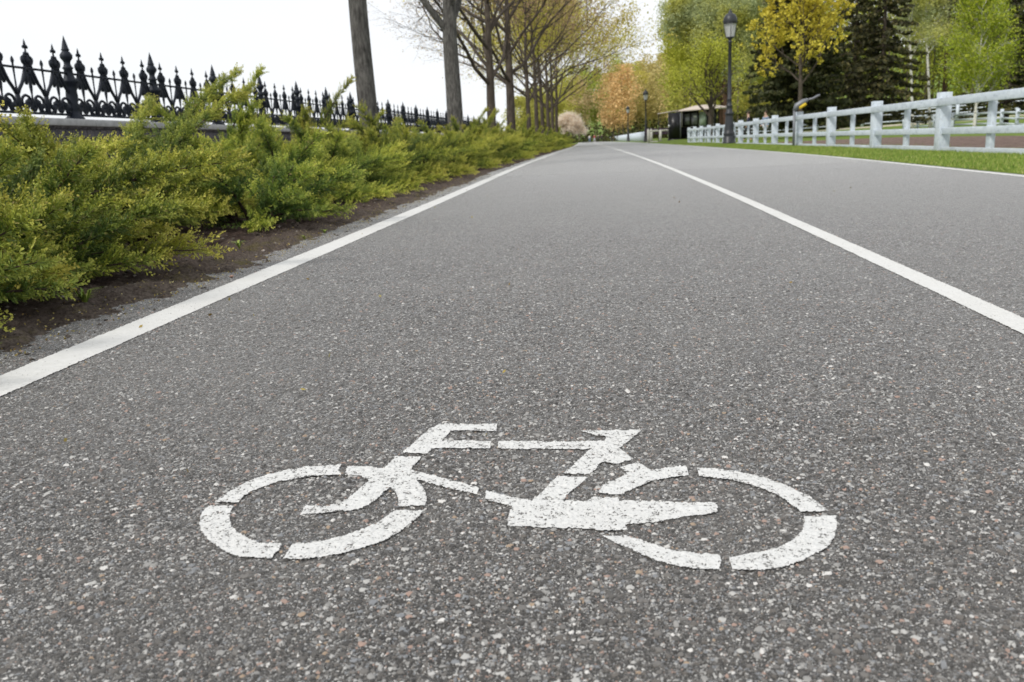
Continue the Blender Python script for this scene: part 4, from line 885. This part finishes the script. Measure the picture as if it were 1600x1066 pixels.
# ------------------------------------------------------------------ people far off
def person(x, y, rz, top, legs, label, step=.22, h=1.7):
    e = empty('person', (x, y, Gz(x, y) + .01), rz)
    def skin(name, V, E, R, m, sub=1):
        me = bpy.data.meshes.new(name); me.from_pydata(V, E, []); o = bpy.data.objects.new(name, me); C.objects.link(o); o.parent = e
        o.modifiers.new('skin', 'SKIN')
        for i, r_ in enumerate(R): me.skin_vertices[0].data[i].radius = (r_, r_) if not isinstance(r_, tuple) else r_
        me.skin_vertices[0].data[0].use_root = True
        s = o.modifiers.new('sub', 'SUBSURF'); s.levels = s.render_levels = sub
        me.materials.append(M[m]); 
        return o
    V = [(0, 0, .92), (0, 0, 1.15), (0, 0, 1.38), (0, 0, 1.50), (0, .02, 1.60), (0, .02, 1.70),
         (-.10, 0, .86), (-.11, step, .48), (-.11, step * .9, .07), (-.11, step * .9 + .16, .04), (.10, 0, .86), (.11, -step * .4, .48), (.11, -step, .09), (.11, -step + .16, .05),
         (-.18, 0, 1.36), (-.24, -.05, 1.08), (-.23, .08, .86), (-.23, .12, .78), (.18, 0, 1.36), (.24, .02, 1.08), (.23, .16, .90), (.23, .20, .82)]
    E = [(0, 1), (1, 2), (2, 3), (3, 4), (4, 5), (0, 6), (6, 7), (7, 8), (8, 9), (0, 10), (10, 11), (11, 12), (12, 13), (2, 14), (14, 15), (15, 16), (16, 17), (2, 18), (18, 19), (19, 20), (20, 21)]
    R = [(.15, .10), (.13, .10), (.16, .11), .055, (.085, .10), .075, .085, .06, .045, .035, .085, .06, .045, .035, .06, .045, .035, .035, .06, .045, .035, .035]
    skin('body', V, E, R, 'skin')
    skin('jacket', [V[0], V[1], V[2], V[14], V[15], V[16], V[18], V[19], V[20]], [(0, 1), (1, 2), (2, 3), (3, 4), (4, 5), (2, 6), (6, 7), (7, 8)], [(.175, .13), (.16, .13), (.18, .13), .075, .06, .05, .075, .06, .05], top)
    skin('trousers', [V[0], V[6], V[7], V[8], V[10], V[11], V[12]], [(0, 1), (1, 2), (2, 3), (0, 4), (4, 5), (5, 6)], [(.165, .12), .10, .075, .06, .10, .075, .06], legs)
    MB().lathe([(.0, 1.60), (.098, 1.63), (.105, 1.70), (.085, 1.76), (.0, 1.79)], 10, (0, -.02, 0)).build('hair', M['hair'], e, True)
    s = h / 1.78; e.scale = (s, s, s); return tag(e, label, 'person')
person(-2.35, 200, 0, 'palecloth', 'bluecloth', 'distant person in a white top walking at the end of the hedge')
person(-1.25, 196, .3, 'red', 'palecloth', 'distant person in a red top and pale trousers in the middle of the path')
person(-.45, 204, -.3, 'darkcloth', 'darkcloth', 'distant person in black clothes just right of the one in red')
person(.35, 206, .6, 'navy', 'darkcloth', 'distant person in dark blue at the right of the far group')
person(8.75, 55, 1.2, 'navy', 'darkcloth', 'person in a navy jacket behind the white fence, right of the nearest lamp')
person(9.85, 55.6, 2.2, 'bluecloth', 'palecloth', 'person in a pale blue top behind the white fence, beside the one in navy')

# ------------------------------------------------------------------ lawn blades, pebbles, litter, weeds
r = np.random.default_rng(15); n = 150000
y = 6 + (r.random(n) ** 1.7) * 46; x = right(y) + .07 + r.random(n) ** 1.15 * 3.4
jg = .05 * vnoise(x, y, 3, 9); keep = (x > right(y) + .09 + jg) & ~((x > 6.3) & (y < 36) & (r.random(n) < .97)); x, y = x[keep], y[keep]; n = len(x)
h = (.019 + .022 * r.random(n)) * (1 + .5 * vnoise(x, y, 1.4, 3)) * (1 + y * .012); w = .0026 + .00022 * y
a = r.uniform(0, 6.28, n); dx, dy = np.cos(a) * w, np.sin(a) * w; z = G(x, y) + .008; lx, ly = r.normal(0, .35, n) * h, r.normal(0, .35, n) * h
v = np.stack([np.stack([x - dx, y - dy, z], -1), np.stack([x + dx, y + dy, z], -1), np.stack([x + lx, y + ly, z + h], -1)], 1).reshape(-1, 3)
mb = MB(); mb.add(v, None, np.arange(3 * n).reshape(-1, 3)); tag(mb.build('grass', M['blade']), 'short green lawn grass along the white fence', 'grass', kind='stuff')

def blob(mb, c, s, r, sq=.6):
    v = np.array([(1, 0, 0), (-1, 0, 0), (0, 1, 0), (0, -1, 0), (0, 0, 1), (0, 0, -1), (.6, .6, .5), (-.6, .6, .4), (.6, -.6, .4), (-.6, -.6, .5)]) * r.uniform(.75, 1.2, (10, 1))
    f = [(0, 6, 8), (0, 2, 6), (6, 2, 4), (2, 7, 4), (7, 2, 1), (1, 9, 7), (7, 9, 4), (9, 1, 3), (9, 3, 8), (9, 8, 4), (8, 6, 4), (8, 3, 0), (0, 3, 5), (3, 1, 5), (1, 2, 5), (2, 0, 5)]
    a = r.uniform(0, 6.28); R2 = np.array([[math.cos(a), -math.sin(a), 0], [math.sin(a), math.cos(a), 0], [0, 0, sq]]); mb.add(np.array(c) + (v * s) @ R2.T, None, f)
def m_grit(n):
    n.base(n.ramp(n.island(), [(0, (.06, .05, .04)), (.6, (.10, .085, .07)), (.93, (.17, .15, .13)), (1, (.36, .33, .30))]), .9, .2)
M['grit'] = mat('grit', m_grit)
mb = MB(); n = 7000; ys_ = 1.2 + r.random(n) ** 1.6 * 12; d_ = .07 + r.random(n) ** .8 * 1.0; xs_ = left(ys_) - d_; zs = np.maximum(sz(xs_, ys_), g(ys_)) 
for i in range(n): s = .0018 + .006 * r.random() ** 5 + (.010 * r.random() ** 5 if d_[i] > .45 else 0); blob(mb, (xs_[i], ys_[i], zs[i] + s * .2), s, r)
tag(mb.build('gravel', M['grit']), 'grit and soil crumbs along the edge of the bare soil', 'gravel', kind='stuff')
def m_litter(n): n.base(n.ramp(n.island(), [(0, (.20, .13, .05)), (.6, (.34, .27, .08)), (1, (.50, .45, .22))]), .8, .2)
M['litter'] = mat('leaf_litter', m_litter)
mb = MB(); n = 2200; ys_ = 1.3 + r.random(n) ** 1.5 * 12; xs_ = left(ys_) - .12 - np.abs(r.normal(0, .22, n)); zs = np.maximum(sz(xs_, ys_), g(ys_)) + .006
mb.cards(np.stack([xs_, ys_, zs], -1), .008, r)
ya = 1.2 + r.random(60) ** 1.4 * 14; xa = r.uniform(-1.25, 3.2, 60); xa = np.where(r.random(60) < .5, left(ya) + np.abs(r.normal(0, .4, 60)), xa); mb.cards(np.stack([xa, ya, g(ya) + .005], -1), .012, r); tag(mb.build('leaf_litter', M['litter']), 'dry needles and leaf scraps scattered on the soil edge', 'litter', kind='stuff')
for x, y, s, m, lb in [(-1.47, 3.36, .011, 'pink', 'small pinkish stone lying against the left white line'), (-1.66, 2.62, .007, 'pebble', 'tiny white pebble on the bare soil in front of the nearest juniper'),
                       (-1.52, 2.60, .006, 'pebble', 'tiny pale pebble on the asphalt edge left of the white line'), (-1.64, 4.15, .009, 'pebble', 'small pale pebble on the soil near the little stemmed juniper')]:
    mb = MB(); blob(mb, (0, 0, 0), s, r, .7); o = mb.build('pebble', M[m], None, True); o.location = (x, y, max(float(sz_at(x, y)), float(g(y))) + s * .5); tag(o, lb, 'pebble')
def weed(x, y, n, L, label):
    mb = MB()
    for i in range(n):
        a = r.uniform(0, 6.28); l = L * r.uniform(.5, 1.2); d = np.array([math.cos(a), math.sin(a), 0]); p = np.array([0, 0, 0.]); o_ = np.array([-d[1], d[0], 0]) * .0022
        q = p + d * l * .35 + [0, 0, l * .7]; e_ = p + d * l * .9 + [0, 0, l * .75]; mb.add([p - o_, p + o_, q + o_ * 1.4, q - o_ * 1.4, e_], [(0, 1, 2, 3)], [(3, 2, 4)])
    o = mb.build('weed_tuft', M['blade']); o.location = (x, y, max(float(sz_at(x, y)), float(g(y))) - .002); tag(o, label, 'weed', 'weeds on the bare soil')
weed(-1.74, 4.1, 26, .05, 'small green weed tuft on the bare soil left of the pale pebble'); weed(-1.72, 2.75, 60, .07, 'leafy weed tuft at the foot of the nearest juniper, beside the soil edge')
weed(-1.60, 2.12, 30, .03, 'flat yellowish weed at the left picture edge beside the asphalt'); weed(-1.60, 5.0, 24, .035, 'low weed tuft in front of the small stemmed juniper'); weed(-1.62, 4.7, 14, .03, 'tiny weed sprig by the asphalt edge, near the low tuft')
m = MB(); m.tube([(-1.98, 3.52, .16), (-1.95, 3.5, .10), (-1.92, 3.46, .06), (-1.86, 3.40, float(sz_at(-1.86, 3.4)) + .004)], [.002, .003, .003, .002], 5); tag(m.build('twig', M['twig']), 'thin dry twig standing in the dark soil under the second juniper', 'twig')
